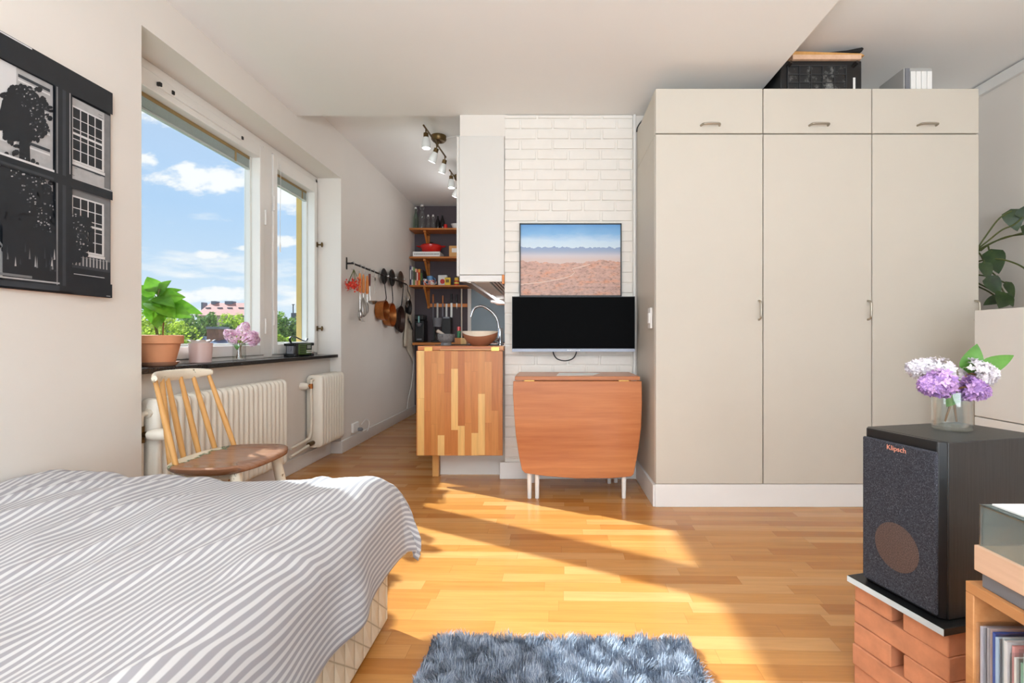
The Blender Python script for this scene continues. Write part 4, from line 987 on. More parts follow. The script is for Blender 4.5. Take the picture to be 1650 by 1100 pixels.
for k in range(n):
    a = 2*PI*k/n; vs += [(.1248*math.cos(a), .1248*math.sin(a), .101)]
    f = max(0, -math.sin(a)); dz = .052*f**1.5*(1 if 1 else 0)
    h = .100-.004-dz*.62; r = .1245-(.100-h)*.17+.0008
    vs += [(r*math.cos(a), r*math.sin(a), h)]
b.add(vs, [(2*k, 2*k+1, (2*k+3) % (2*n), (2*k+2) % (2*n)) for k in range(n)]); b.build('cream_glaze', M['cream'], t)
t = thing('pepper_mill', 'small green spice jar with red cap between mortar and bowl', 'jar', (pz(739.5, 3.8), 3.8, zc+.055))
MB().lathe([(.014, .0005), (.0145, .05), (.012, .055)], n=16).build('jar', plain('green_jar', C(50, 120, 74), .4), t)
MB().lathe([(.0145, .055), (.014, .085), (.010, .088)], n=16).build('cap', M['red'], t)
t.name = 'spice_jar'
item('wooden_block', MB().box((pz(733, 3.75), 3.74, zc+.006), (pz(752, 3.75), 3.84, zc+.055)), M['butcher'], 'small wooden block behind the mortar', 'block', bevel=.002)

# ceiling spot bars
def spot(x, y0, y1, label, disk=True, power=.45):
    z = 2.525; t = thing('ceiling_spotlight', label, 'lamp', (x, (y0+y1)/2, 2.5), group='ceiling spot bars')
    if disk: MB().lathe([(.062, ZH-.0), (.062, ZH-.03), (.05, ZH-.045), (.0, ZH-.046)], (x+.02, (y0+y1)/2+.09, 0), 28).build('ceiling_plate', M['oldbrass'], t, True); 
    MB().cyl((x+.02, (y0+y1)/2+.09, ZH-.04), (x+.005, (y0+y1)/2+.09, z), .007, n=10).build('stem', M['oldbrass'], t, True)
    MB().tube([(x, y0, z), (x+.03, y1, z)], .007, 10).build('bar', M['oldbrass'], t, True)
    for k, (f, a, tl) in enumerate(((.09, (.03, -.03, -1), 1), (.55, (-.32, .1, -.8), 1), (.95, (-.28, .15, -.9), 1))):
        p = Vector((x+.03*f, y0+(y1-y0)*f, z)); d = Vector(a).normalized()
        h = MB(); q = p+Vector((0, 0, -.035)); h.tube([p, q], .005, 8); h.tube([q, q+d*.035], [.018, .020], 14); hd = h.build('spot_head', M['oldbrass'], t, True)
        s = MB(); s.tube([q+d*.034, q+d*.05, q+d*.095, q+d*.115], [.021, .026, .034, .030], 18); s.build('glass_shade', plain('opal_glass_%d' % k, C(236, 236, 232), .3), hd, True)
        bl, bd = light('spot_fill_light', 'POINT', power, (.96, .98, 1)); bd.shadow_soft_size = .025; bl.parent = hd; bl.location = world_mat(hd).inverted() @ (q+d*.15)  # point light added below each unlit spot to brighten the kitchen
spot(-.94, 3.65, 4.29, 'antique brass ceiling bar with three white glass spots, nearer one')
spot(-.945, 4.62, 5.3, 'antique brass ceiling bar with white glass spots partly behind the wall cabinet', True, 1.0)
o = MB().tube(spline([(-.86, 4.06+.0, ZH-.02), (-.78, 4.05, ZH-.004), (-.70, 4.04, ZH-.006), (-.61, 4.0, ZH-.006)]), .004, 8).build('lamp_cable', M['whitecable']); tag(o, 'white cable from the ceiling spot bar to the wall cabinet', 'cable')

# ================================================================ rail and hanging cookware on the left wall
XR = -1.655; zr = 1.57
t = thing('utensil_rail', 'dark metal rail for pans on the kitchen side wall', 'rail', (XW, 5.0, zr))
yr0, yr1 = atX(567, XR), atX(655, XR)
MB().tube([(XR, yr0, zr), (XR, yr1, zr-.005)], .008, 10).build('rail', M['iron'], t, True)
for y in (yr0+.02, yr1-.03):
    b = MB(); b.box((XW, y-.008, zr-.05), (XW+.006, y+.008, zr+.05)); b.cyl((XW, y, zr), (XR, y, zr), .008, n=10); b.build('bracket', M['iron'], t, True)
def ZY(py, Y): return HC+(VY-py)*Y/FOC
def hook(Y, label):
    o = MB().tube(spline([(XR-.006, Y, zr-.004), (XR-.002, Y, zr+.012), (XR+.010, Y, zr+.008), (XR+.010, Y, zr-.03), (XR+.002, Y, zr-.055), (XR-.012, Y, zr-.045)], 5), .0022, 6).build('s_hook', M['steel'])
    return tag(o, label, 'hook', 's-hooks on the utensil rail')
for y, l in ((4.12, 'hook holding the red flowers on the rail'), (4.27, 'hook holding the first orange-handled utensil'), (4.36, 'hook holding the second orange-handled utensil'), (4.50, 'hook holding the ladle'), (4.60, 'hook holding the small steel opener'), (4.74, 'empty steel hook on the rail right of the small opener')): hook(y, l)
# dried red flowers
t = thing('dried_flowers', 'bunch of red dried flowers hanging upside down from the rail', 'flowers', (XR, 4.12, 1.36))
b = MB(); rf = random.Random(4); tipz = 1.38
for k in range(9):
    b.tube([(XR+.008, 4.12, 1.52), (XR+.008+rf.uniform(-.03, .05), 4.10+rf.uniform(-.08, .06), tipz+rf.uniform(-.02, .05))], .002, 5)
b.build('stems', M['stem'], t, True)
b = MB()
for k in range(170):
    c = Vector((XR+.01+rf.gauss(0, .026), 4.09+rf.gauss(0, .04), 1.385+rf.gauss(0, .022))); a = Vector((rf.gauss(0, 1), rf.gauss(0, 1), rf.gauss(0, 1))).normalized(); q_ = a.orthogonal().normalized()*.012; r_ = a.cross(q_)
    b.add([c-q_, c+r_*.7, c+q_, c-r_*.7], [(0, 1, 2, 3)])
b.build('petals', M['redfl'], t, True, smooth=0)
def orange(Y, kind, label):
    z0 = 1.515; t = thing('kitchen_utensil', label, 'utensil', (XR, Y, 1.1), group='orange-handled utensils on the rail'); x = XR+.008
    MB().tube([(x, Y, z0-.01), (x, Y, z0-.06), (x, Y, z0-.16), (x, Y, z0-.175)], [.006, .013, .014, .009], 12).build('handle', M['orangew'], t, True)
    b = MB(); b.tube([(x, Y, z0-.17), (x, Y, z0-.23)], .004, 8)
    if kind == 'whisk':
        for k in range(7):
            a = PI*k/7; w = Vector((math.cos(a), math.sin(a), 0))
            b.tube(spline([Vector((x, Y, z0-.21)), Vector((x, Y, z0-.28))+w*.028, Vector((x, Y, z0-.35))+w*.032, Vector((x, Y, z0-.385)), Vector((x, Y, z0-.35))-w*.032, Vector((x, Y, z0-.28))-w*.028, Vector((x, Y, z0-.21))], 4), .0019, 5)
    elif kind == 'server':
        b.tube([(x, Y, z0-.23), (x, Y, z0-.33)], .004, 8); b.sphere((x, Y, z0-.37), .035, sc=(.45, 1, 1.5))
        for k in range(5): b.tube([(x+.012, Y-.03+.015*k, z0-.40), (x+.03, Y-.03+.015*k, z0-.43)], .003, 6)
    else:
        b.tube([(x, Y, z0-.23), (x, Y, z0-.26)], .004, 8); b.sphere((x, Y, z0-.30), .032, sc=(.35, 1, 1.6))
    b.build('steel_head', M['steel'], t, True)
orange(4.25, 'server', 'orange-handled spaghetti server beside the red flowers')
orange(4.33, 'whisk', 'orange-handled steel whisk in the middle of three utensils')
orange(4.42, 'spoon', 'orange-handled steel spoon beside the ladle')
t = thing('ladle', 'steel ladle with dark red handle on the rail', 'ladle', (XR, 4.48, 1.2)); x = XR+.008
MB().tube([(x, 4.48, 1.53), (x, 4.48, 1.42)], [.010, .008], 10).build('handle', plain('dark_red_wood', C(110, 40, 34), .4), t, True)
b = MB(); b.tube([(x, 4.48, 1.42), (x+.004, 4.48, 1.29)], .0045, 8); b.lathe([(.0, -.035), (.03, -.022), (.042, .0), (.039, .0), (.028, -.018)], (x+.012, 4.52, 1.285), 18); b.build('ladle_bowl', M['steel'], t, True)
t = thing('opener', 'small steel opener hanging right of the ladle', 'utensil', (XR, 4.62, 1.35)); 
b = MB(); b.lathe([(.018, -.002), (.018, .002)], (XR+.008, 4.62, 1.50), 12, 'X'); b.tube([(XR+.008, 4.62, 1.48), (XR+.008, 4.61, 1.36)], [.004, .002], 6); b.build('shank', M['steel'], t, True)
def pan(Y, zc_, R_, depth, handle_top, m, label, x0=XW+.004, inner=None, cat='pan', grp='saucepans and frying pans on the rail', flare=.9, twist=0):
    t = thing('hanging_pan' if cat == 'pan' else cat, label, cat, (x0, Y, zc_), group=grp)
    MB().lathe([(R_*flare, 0), (R_*flare*1.0, .002), (R_, depth), (R_-.004, depth), (R_*flare-.005, .006), (0, .005)], (x0, Y, zc_), 40, 'X', cap0=True).build('pan_body', [m] , t, True)
    xh = x0+depth*.85
    MB().tube(spline([(xh, Y, zc_+R_*.95), (xh+.012, Y, zc_+R_+.03), (XR+.014, Y, handle_top-.05), (XR+.012, Y, handle_top), (XR-.004, Y, handle_top+.012), (XR-.012, Y, handle_top)], 6), .0065, 8, flat=.7).build('handle', M['iron'], t, True)
pan(4.86, 1.218, .100, .085, 1.555, M['copper'], 'copper saucepan hanging nearest the window on the rail', inner=1)
pan(5.09, 1.186, .124, .075, 1.555, M['copper'], 'wider copper saucepan hanging second on the rail')
pan(5.48, 1.155, .152, .045, 1.55, M['panbrown'], 'large brown-black frying pan at the far end of the rail', flare=.78)
pan(5.66, 1.30, .088, .035, 1.55, M['iron'], 'small black frying pan overlapping the large one', x0=XW+.06, flare=.8)
def lid(Y, zc_, R_, label, m=None):
    t = thing('pot_lid', label, 'lid', (XW, Y, zc_), group='pot lids on the rail')
    MB().lathe([(R_, 0), (R_, .006), (R_*.8, .016), (R_*.3, .026), (0, .028)], (XW+.03, Y, zc_), 32, 'X').build('lid_plate', m or M['iron'], t, True)
    MB().lathe([(.008, .026), (.008, .04), (.016, .045), (.014, .055), (0, .057)], (XW+.03, Y, zc_), 14, 'X').build('knob', M['steel'], t, True)
lid(4.96, ZY(445, 4.96), .080, 'dark pot lid above the first copper saucepan')
lid(5.21, ZY(447.5, 5.21), .090, 'dark pot lid in the middle of the three lids')
lid(5.52, ZY(450, 5.52), .093, 'large steel-brown lid at the far end of the rail', plain('old_steel', C(120, 110, 100), .3, metal=.9))
t = thing('skimmer', 'wire skimmer hanging in front of the far pot lid', 'utensil', (XW, 5.6, 1.3))
b = MB()
for k in range(4): b.tube([(XR+.01, 5.50+.03*k, 1.55), (XR+.02, 5.50+.045*k, 1.40)], .003, 6)
b.tube(spline([(XR+.02, 5.5, 1.42), (XR+.03, 5.53, 1.33), (XR+.03, 5.6, 1.30), (XR+.02, 5.66, 1.42)]), .005, 8); b.build('wire_frame', M['steel'], t, True)
t = thing('canvas_bag', 'pale canvas bag with dark print hanging at the end of the rail', 'bag', (XW, 5.95, .95))
def canvas(u, w):
    z = 1.53-.68*w; y = 5.86+(u-.5)*(.10+.28*min(1, w*1.2)); x = XW+.024+.012*math.sin(u*9)*w+.006*math.sin(u*4+2)-.004*w
    if w > .75: z -= .0; y = y
    return (x, y, z-(.22*(u)**2)*max(0, w-.5)*2)
b = MB(); b.grid(canvas, 12, 16); b.build('cloth', M['canvas'], t, True, solid=.004)
b = MB(); rw = random.Random(8)
for k in range(9):
    y = 5.78+.02*k; z = 1.16-.012*k+rw.uniform(-.01, .01); b.tube(spline([(XW+.040, y-.012, z), (XW+.042, y, z+rw.uniform(.01, .05)), (XW+.042, y+.012, z-.01), (XW+.040, y+.02, z+.01)], 3), .004, 5)
b.build('print', M['black'], t, True)
o = MB().tube(spline([(XW+.02, 5.98, 1.0), (XW+.02, 6.05, .80), (XW+.02, 6.08, .62), (XW+.02, 6.0, .40), (XW+.02, 5.85, .22), (XW+.02, 5.80, .11)]), .004, 8).build('power_cable', M['whitecable']); tag(o, 'thin white cord hanging down the side wall under the canvas bag', 'cable')
t = thing('power_outlet', 'white power outlet above the baseboard right of the radiator', 'outlet', (XW, 4.31, .16))
MB().box((XW, 4.22, .125), (XW+.022, 4.34, .205)).build('outlet_box', M['paper'], t, True, bevel=.004)
o = MB().tube(spline([(XW+.022, 4.32, .14), (XW+.05, 4.33, .13), (XW+.055, 4.40, .10), (XW+.04, 4.50, .10), (XW+.03, 4.56, .16), (XW+.025, 4.50, .20), (XW+.02, 4.40, .17)]), .004, 8).build('plug_cable', M['whitecable']); tag(o, 'white cable looping from the power outlet', 'cable')
t = thing('power_plug', 'grey plug in the power outlet by the baseboard', 'plug', (XW+.03, 4.32, .13)); MB().lathe([(.016, 0), (.016, .03), (.008, .04)], (XW+.0225, 4.32, .14), 14, 'X').build('plug_body', M['greyplastic'], t, True)
# ================================================================ things on the window sill
zs_ = SILL+.0005
t = thing('plant_saucer', 'brown clay saucer under the terracotta flower pot', 'saucer', (-1.806, 2.262, zs_))
MB().lathe([(.062, 0), (.066, .003), (.080, .020), (.077, .020), (.062, .006), (0, .005)], n=40).build('dish', M['terrad'], t)
t = thing('potted_plant', 'leafy green plant in a terracotta pot on the sill', 'plant', (-1.806, 2.262, zs_+.0055))
MB().lathe([(.060, 0), (.062, .004), (.083, .096), (.092, .097), (.095, .100), (.096, .135), (.090, .137), (.087, .125)], n=44).build('pot', M['terra'], t)
MB().lathe([(.087, .122), (.0, .126)], n=30, cap0=False).build('soil', M['soil'], t)
MB().tube(spline([(.0, 0, .12), (-.012, 0, .18), (-.004, .004, .24), (.0, 0, .30), (.006, 0, .35)]), [.006]*24+[.004], 8).build('stem', M['stem'], t)
MB().tube([(.012, .01, .12), (.016, .012, .26)], .003, 6).build('stake', M['bark'], t)
rl = random.Random(21)
O_ = Vector((-1.806, 2.262, zs_+.0055))
LV = [((252, 470), (239, 447), .075, 0), ((249, 476), (228, 459), .07, -.01), ((253, 474), (268, 452), .065, .01), ((248, 482), (222, 476), .07, 0), ((247, 487), (221, 492), .06, .02), ((254, 476), (284, 464), .05, .02), ((253, 482), (287, 476), .085, -.01),
      ((255, 487), (315, 497), .085, .03), ((255, 491), (298, 505), .095, 0), ((244, 484), (277, 501), .11, -.05), ((250, 496), (254, 522), .085, -.03), ((244, 496), (238, 514), .055, .01), ((250, 478), (262, 492), .07, -.03), ((248, 470), (258, 462), .06, .03), ((251, 484), (240, 500), .08, -.06), ((253, 480), (275, 486), .07, -.04)]
for (bx_, by_), (tx, ty), w, dy in LV:
    p0 = P(bx_, by_, 2.262+dy*.3)-O_; p1 = P(tx, ty, 2.262+dy-.02)-O_; d = p1-p0
    b = MB(); b.tube([Vector((0.002, 0, p0.z-.02)), p0], .0022, 6)
    b.leaf(p0, d, Vector((.55+rl.uniform(-.3, .3), -.75, .55+rl.uniform(-.35, .35))), d.length*1.08, w, droop=.22, fold=.22); b.build('leaf', M['leaf'], t)
t = thing('pink_cup', 'pale pink ceramic cup on the sill beside the flower pot', 'cup', (-1.815, 2.548, zs_))
MB().lathe([(.044, 0), (.048, .004), (.054, .104), (.050, .104), (.045, .02), (0, .015)], n=36).build('cup', M['pink'], t)
b = MB(); rp = random.Random(1)
for k in range(8):
    a = 2*PI*k/8; c = Vector((.030*math.cos(a), .03*math.sin(a), .098)); b.leaf(c, (math.cos(a), math.sin(a), .8), (-math.cos(a), -math.sin(a), 1), .045, .04, droop=.1)
b.build('tissue', M['paper'], t)

def bloom(mb, c, ax, L, Rr, n, fs=.0075, seed=1, bias=None):
    """a lilac panicle: many four-petalled florets around a tapering cone"""
    rb = random.Random(seed); c = Vector(c); ax = Vector(ax).normalized(); u = ax.orthogonal().normalized(); v = ax.cross(u)
    for k in range(n):
        tt = rb.random()**.8; rad = Rr*(math.sin(PI*min(1, .16+.84*(1-tt)**.75*.62+.12)))*(1.0 if tt < .96 else .5)
        rad = Rr*((1-tt)**.5*.95+.10)*(min(1, tt*3.2+.45)); a = rb.uniform(0, 2*PI)
        nrm = (u*math.cos(a)+v*math.sin(a)+ax*(tt*.9-.1)).normalized(); p = c+ax*(L*tt)+(u*math.cos(a)+v*math.sin(a))*rad*rb.uniform(.60, 1.06)
        n_ = (nrm+Vector((rb.uniform(-.4, .4), rb.uniform(-.4, .4), rb.uniform(-.4, .4)))).normalized(); a0 = n_.orthogonal().normalized(); b0 = n_.cross(a0); s = fs*rb.uniform(.8, 1.2); rot = rb.uniform(0, 2*PI)
        vs = [p]; 
        for j in range(4):
            th = rot+j*PI/2; e = a0*math.cos(th)+b0*math.sin(th); f = -a0*math.sin(th)+b0*math.cos(th)
            vs += [p+e*s*.55+f*s*.42+n_*s*.12, p+e*s*1.15+n_*s*.30, p+e*s*.55-f*s*.42+n_*s*.12]
        mb.add(vs, [(0, 1+3*j, 2+3*j, 3+3*j) for j in range(4)])
def sprig(label, root, mid, c, ax, L, Rr, n, m, seed, leaves=(), fs=.0075, group=None):
    t = thing('lilac_sprig', label, 'flower', root, group=group)
    MB().tube(spline([root, mid, c, Vector(c)+Vector(ax).normalized()*L*.3]), .0022, 8).build('stem', M['bark'], t, True)
    b = MB(); bloom(b, c, ax, L, Rr, n, fs, seed); b.build('bloom', m, t, True, smooth=0)
    for (p, d, nr, l, w) in leaves:
        b = MB(); b.leaf(p, d, nr, l, w, droop=.12, fold=.12, heart=True); b.build('leaf', M['leafl'], t, True)
    return t
def vase(label, x, y, z, r, h, wl):
    t = thing('glass_vase', label, 'vase', (x, y, z))
    MB().lathe([(r*.9, 0), (r, .004), (r, h)], n=48, cap1=False).build('glass_wall', M['glass'], t)
    MB().lathe([(r-.003, h), (r-.003, .010), (0, .009)], n=48, cap0=False).build('inner_wall', M['glass'], t)
    b = MB(); b.lathe([(r-.003, h-.001), (r-.0015, h+.0012), (r, h-.001)], n=48, cap0=False, cap1=False); b.build('rim', M['glass'], t)
    MB().lathe([(r-.0035, wl), (0, wl)], n=40, cap0=False, cap1=False).build('water', M['water'], t)
X0, Y0v = -1.815, 2.865
vase('small clear glass vase with pink lilac on the sill', X0, Y0v, zs_, .034, .098, .06)
for k, (l, dx, dy, dz, L, R_) in enumerate((('pale pink lilac sprig leaning towards the flower pot on the sill', .0, -.055, .055, .085, .040), ('pink lilac sprig upright in the sill vase', .01, .005, .105, .075, .042), ('pink lilac sprig leaning towards the radio on the sill', .015, .07, .05, .085, .042), ('deeper pink lilac sprig hanging lowest at the radio side', .02, .125, .028, .06, .036))):
    ax = Vector((dx*.6, dy*1.1, dz*.55+.002)) if k != 1 else Vector((.1, .1, .4))
    c = Vector((X0+dx, Y0v+dy*.62, zs_+.098+dz*.35+.008))
    sprig(l, (X0+.005*(k-1.5), Y0v+.008*(k-1.5), zs_+.012), (X0, Y0v+dy*.15, zs_+.085), c, ax, L*1.1, R_*1.05, 230, M['petk'], 30+k, group='pink lilac sprigs on the sill',
          leaves=[((X0+.01, Y0v+.012, zs_+.09), (.3, .5, .1), (0, 0, 1), .05, .035)] if k == 2 else ([((X0+.0, Y0v-.02, zs_+.09), (.3, -.5, -.3), (0, 0, 1), .05, .03)] if k == 0 else []))

t = thing('emergency_radio', 'green and black rugged portable radio on the sill', 'radio', (-1.812, 3.545, zs_), math.radians(0))
t.rotation_euler = (0, 0, math.radians(90-4))      # local x runs along the sill, local -y faces the room
RW, RD, RH = .215, .075, .098
MB().box((-RW/2, -RD/2, .006), (RW/2, RD/2, RH)).build('body', M['black'], t, bevel=.010)
MB().box((-RW/2+.035, -RD/2-.006, .012), (RW/2-.020, RD/2-.01, RH-.008)).build('front_panel', M['green'], t, bevel=.006)
for k in range(4): MB().box((-RW/2+.048, -RD/2-.0075, .024+k*.017), (-RW/2+.105, -RD/2-.005, .032+k*.017)).build('speaker_slot', plain('dark_green', C(50, 70, 28), .5) if k == 0 else bpy.data.materials['dark_green'], t, bevel=.001)
MB().box((.016, -RD/2-.0085, .048), (.085, -RD/2-.005, .086)).build('display_frame', M['black'], t, bevel=.003)
MB().box((.024, -RD/2-.0095, .056), (.070, -RD/2-.008, .080)).build('display', M['lcd'], t)
for j in range(2):
    for k in range(6): MB().cyl((.021+k*.0125, -RD/2-.0095, .040-j*.013), (.021+k*.0125, -RD/2-.005, .040-j*.013), .0038, n=10).build('button', M['paper'], t)
MB().box((-RW/2-.007, -RD/2+.012, .02), (-RW/2+.002, RD/2-.012, .085)).build('side_panel', M['greyplastic'], t, bevel=.004)
MB().cyl((-RW/2-.014, 0, .053), (-RW/2-.004, 0, .053), .014, n=18).build('side_lamp', M['silverp'], t)
for sx in (-1, 1):
    for sz in (.010, RH-.010): MB().box((sx*RW/2-.014, -RD/2-.007, sz-.012), (sx*RW/2+.014, RD/2+.004, sz+.010)).build('corner_bumper', M['black'], t, bevel=.006)
for sx in (-.07, .07): MB().box((sx-.012, -RD/2, 0), (sx+.012, RD/2, .008)).build('foot', M['black'], t, bevel=.002)
b = MB(); st = spline([(-RW/2+.01, 0, RH-.005), (-RW/2-.006, 0, RH+.02), (-RW/2+.01, 0, RH+.043), (-.05, 0, RH+.042), (.02, 0, RH+.022), (RW/2-.03, 0, RH+.012), (RW/2-.005, 0, RH+.03)], 6)
b.tube(st, .009, 8, flat=.3); b.build('carry_strap', M['black'], t)

# ================================================================ speaker stack
ua = math.radians(14); u = Vector((math.cos(ua), math.sin(ua), 0)); v_ = Vector((-math.sin(ua), math.cos(ua), 0))
O = Vector((.885, 1.10, 0))                              # near corner of the front baffle
t0 = thing('loudspeaker', 'black wood-grain loudspeaker on the stack of red bricks', 'speaker', (O.x, O.y, .302), ua)
m = NT('black_ash'); vv = m.coord((14, 14, .5)); f = m.noise(vv, 14, 5, .6); m.base(m.ramp(f, [(.3, C(20, 20, 21)), (.7, C(44, 43, 42))])); m.set(Roughness=.42); m.bump(f, .08, .002)
m3 = NT('speaker_grille'); f = m3.noise(m3.coord(), 420, 2, .7); m3.base(m3.ramp(f, [(.35, C(26, 27, 34)), (.62, C(64, 65, 74)), (.75, C(120, 119, 124))])); m3.set(Roughness=.9); m3.bump(f, .4, .001)
SW, SH, SDp = .210, .400, .32
b = MB(); b.box((.012, 0, 0), (SDp, SW, SH)); b.build('cabinet', m.mat, t0, bevel=.002)
b = MB(); b.prism([(.012, 0), (.012, SW), (-.004, SW-.012), (-.004, .012)], .0, SH, 'Z'); b.build('baffle', M['black'], t0, bevel=.003)
gr_ = MB().box((-.013, .008, .008), (-.004, SW-.008, SH-.022)).build('grille', m3.mat, t0, bevel=.005, seg=3)
mc = NT('woofer_behind_cloth'); f = mc.noise(mc.coord(), 420, 2, .7); mc.base(mc.ramp(f, [(.35, C(62, 48, 44)), (.7, C(112, 88, 78))])); mc.set(Roughness=.85); mc.bump(f, .3, .001)
MB().lathe([(.058, -.0138), (.056, -.0142), (0, -.0142)], (0, SW/2, .124), 44, 'X').build('woofer', mc.mat, t0)
text('lettering', 'Klipsch', .017, plain('copper_letters', C(226, 150, 124), .35), t0, Matrix.Translation((-.0136, SW/2, SH-.036)) @ Matrix.Rotation(-PI/2, 4, 'Z') @ Matrix.Rotation(PI/2, 4, 'X') @ Matrix.Diagonal((1.05, 1, 1, 1)))
t = thing('speaker_plate', 'black glass plate with pale edge between loudspeaker and bricks', 'plate', (O.x, O.y, .2845), ua)
MB().box((-.030, -.022, .0), (.33, SW+.022, .0165)).build('plate', M['black'], t, bevel=.001)
MB().box((-.0312, -.022, .001), (-.030, SW+.022, .0155)).build('front_edge', plain('pale_edge', C(196, 204, 206), .3), t)
hB = .0568; BL, BW = .25, .108
rbk = random.Random(6); cnt = 0
names = {0: 'bottom', 1: 'second', 2: 'third', 3: 'fourth', 4: 'top'}
for k in range(5):
    for j in range(2):
        jit = rbk.uniform(-.004, .004)
        if k % 2 == 0: x0, y0_, x1, y1_ = -.002+jit, -.012+j*(BW+.034), .248+jit, -.012+j*(BW+.034)+BW
        else: x0, y0_, x1, y1_ = -.004+j*(BW+.034)+jit, -.012, -.004+j*(BW+.034)+BW+jit, .238
        pos = ['nearer the record cabinet', 'nearer the wardrobe'][j] if k % 2 == 0 else ['along the front face', 'along the back'][j]
        b = MB(); cx, cy = (x0+x1)/2, (y0_+y1_)/2; b.box((x0-cx, y0_-cy, 0), (x1-cx, y1_-cy, hB-.0012))
        w = O+u*cx+v_*cy
        t = b.build('brick', M['brickr'], bevel=.003); t.location = (w.x, w.y, k*hB); t.rotation_euler = (0, 0, ua+rbk.uniform(-.01, .01))
        tag(t, 'red brick in the %s layer of the speaker stack, %s' % (names[k], pos), 'brick', 'red bricks under the loudspeaker')
# vase with lilac on the speaker
Zv = .7025; X0, Y0v = 1.035, 1.262
vase('clear cylindrical glass vase on top of the loudspeaker', X0, Y0v, Zv, .0425, .098, .072)
def at(px, py, Y): return P(px, py, Y)
def lil(label, c0, c1, Yc, L, R_, m, seed, leaves=(), mid=None, n=420):
    a, c = at(c0[0], c0[1], Yc), at(c1[0], c1[1], Yc-.01)
    sprig(label, (X0+(.012 if c1[0] > 1536 else -.018), Y0v, Zv+.02), (X0+(.006 if c1[0] > 1536 else .002), Y0v, Zv+.092), a, c-a, (c-a).length, R_, n, m, seed, leaves, .0084, 'lilac sprigs on the loudspeaker')
lil('white lilac sprig leaning left in the speaker vase', (1524, 604), (1464, 590), 1.30, .1, .041, M['petw'], 51, n=480)
lil('purple lilac sprig leaning left in the speaker vase', (1527, 615), (1484, 623), 1.23, .1, .037, M['petp'], 52, n=520)
lil('white lilac sprig leaning right with two green leaves', (1558, 604), (1604, 602), 1.30, .1, .044, M['petw'], 53,
    leaves=[(at(1562, 596, 1.31), at(1576, 557, 1.30)-at(1562, 596, 1.31), (-.3, -1, .1), .072, .055), (at(1588, 592, 1.31), at(1632, 573, 1.30)-at(1588, 592, 1.31), (.1, -1, .5), .08, .042)], n=480)
lil('purple lilac sprig leaning right in the speaker vase', (1552, 624), (1592, 632), 1.23, .1, .032, M['petp'], 54,
    leaves=[(at(1540, 630, 1.26), at(1528, 655, 1.25)-at(1540, 630, 1.26), (0, -1, .1), .048, .045)], n=460)

# ================================================================ record cabinet, records, turntable
CX, CY1, CZ = .805, .95, .468
t = thing('record_cabinet', 'oak record cabinet full of records in the right corner', 'cabinet', (CX+.2, .5, 0))
MB().box((CX, .05, CZ-.020), (CX+.40, CY1, CZ)).build('top_board', M['oakx'], t, True, bevel=.0015)
MB().box((CX, CY1-.018, .06), (CX+.40, CY1, CZ-.020)).build('side_panel', M['oakx'], t, True, bevel=.0015)
MB().box((CX, .05, .06), (CX+.40, .068, CZ-.020)).build('side_panel', M['oakx'], t, True, bevel=.0015)
MB().box((CX, .068, .06), (CX+.40, CY1-.018, .080)).build('bottom_board', M['oakx'], t, True, bevel=.0015)
MB().box((CX+.39, .068, .08), (CX+.40, CY1-.018, CZ-.02)).build('back_board', M['oakx'], t, True)
for x in (CX+.04, CX+.36):
    for y in (.09, CY1-.06): MB().cyl((x, y, 0), (x, y, .06), .014, .02, 12).build('leg', M['oakx'], t, True)
cols = [((176, 180, 196), 'lilac-grey sleeve against the cabinet side'), ((204, 206, 214), 'pale grey sleeve second from the cabinet side'), ((232, 190, 176), 'salmon pink spine'), ((46, 92, 190), 'bright blue spine'), ((150, 190, 226), 'light blue spine'), ((176, 196, 196), 'grey-green sleeve'), ((226, 226, 222), 'white spine next to the red one'), ((214, 120, 110), 'red and yellow spine'), ((240, 236, 222), 'cream spine'), ((120, 196, 150), 'mint green spine'), ((236, 236, 238), 'white spine right of the mint green one'), ((70, 74, 84), 'dark grey spine'), ((190, 188, 200), 'lavender grey sleeve'), ((222, 220, 226), 'silver white spine'), ((168, 150, 140), 'taupe spine'), ((44, 42, 50), 'black spine'), ((206, 176, 120), 'mustard spine'), ((200, 206, 214), 'pale blue-grey spine'), ((120, 60, 66), 'wine red spine'), ((230, 226, 220), 'ivory spine')]
sl = clear('plastic_sleeve', (.985, .985, .99, 1), .06, .3)
y = CY1-.022; rrc = random.Random(9)
for k, (c, l) in enumerate(cols):
    th = rrc.choice((.0042, .005, .0062)); gap = rrc.uniform(.0012, .003); hgt = .313+rrc.uniform(-.003, .003)-(.02 if k in (8, 9) else 0); xo = rrc.uniform(0, .012)
    t = thing('vinyl_record', 'record with a '+l+' in the oak cabinet', 'record', (CX+.03+xo, y-th, .0805), math.radians(0), 'records in the oak cabinet')
    MB().box((CX+.008+xo*.7, y-th, .0805), (CX+.335+xo, y, .0805+hgt)).build('cover', plain('sleeve_%d' % k, C(*[int(v*.68+82*1.0) if v*.68+82 < 250 else 250 for v in c]) if sum(c) > 330 else C(*c), .5, var=.07, vscale=30), t, True, smooth=0)
    MB().box((CX+.001+xo*.7, y-th-.0009, .0803), (CX+.334+xo, y+.0009, .0805+hgt+.007)).build('plastic_sleeve', sl, t, True, smooth=0)
    y -= th+gap+.001
TX, TY = .806, .932
t = thing('turntable', 'oak turntable with a smoked dust cover on the record cabinet', 'turntable', (TX+.17, .7, CZ))
MB().box((TX, .49, .497), (TX+.36, TY, .545)).build('plinth', M['ttwood'], t, True, bevel=.0015)
MB().box((TX+.008, .50, CZ+.0005), (TX+.35, TY-.008, .497)).build('base', M['greyplastic'], t, True, bevel=.002)
MB().lathe([(.15, .545), (.15, .562), (.148, .564), (0, .564)], (TX+.19, .70, 0), 48).build('platter', M['greyplastic'], t, True)
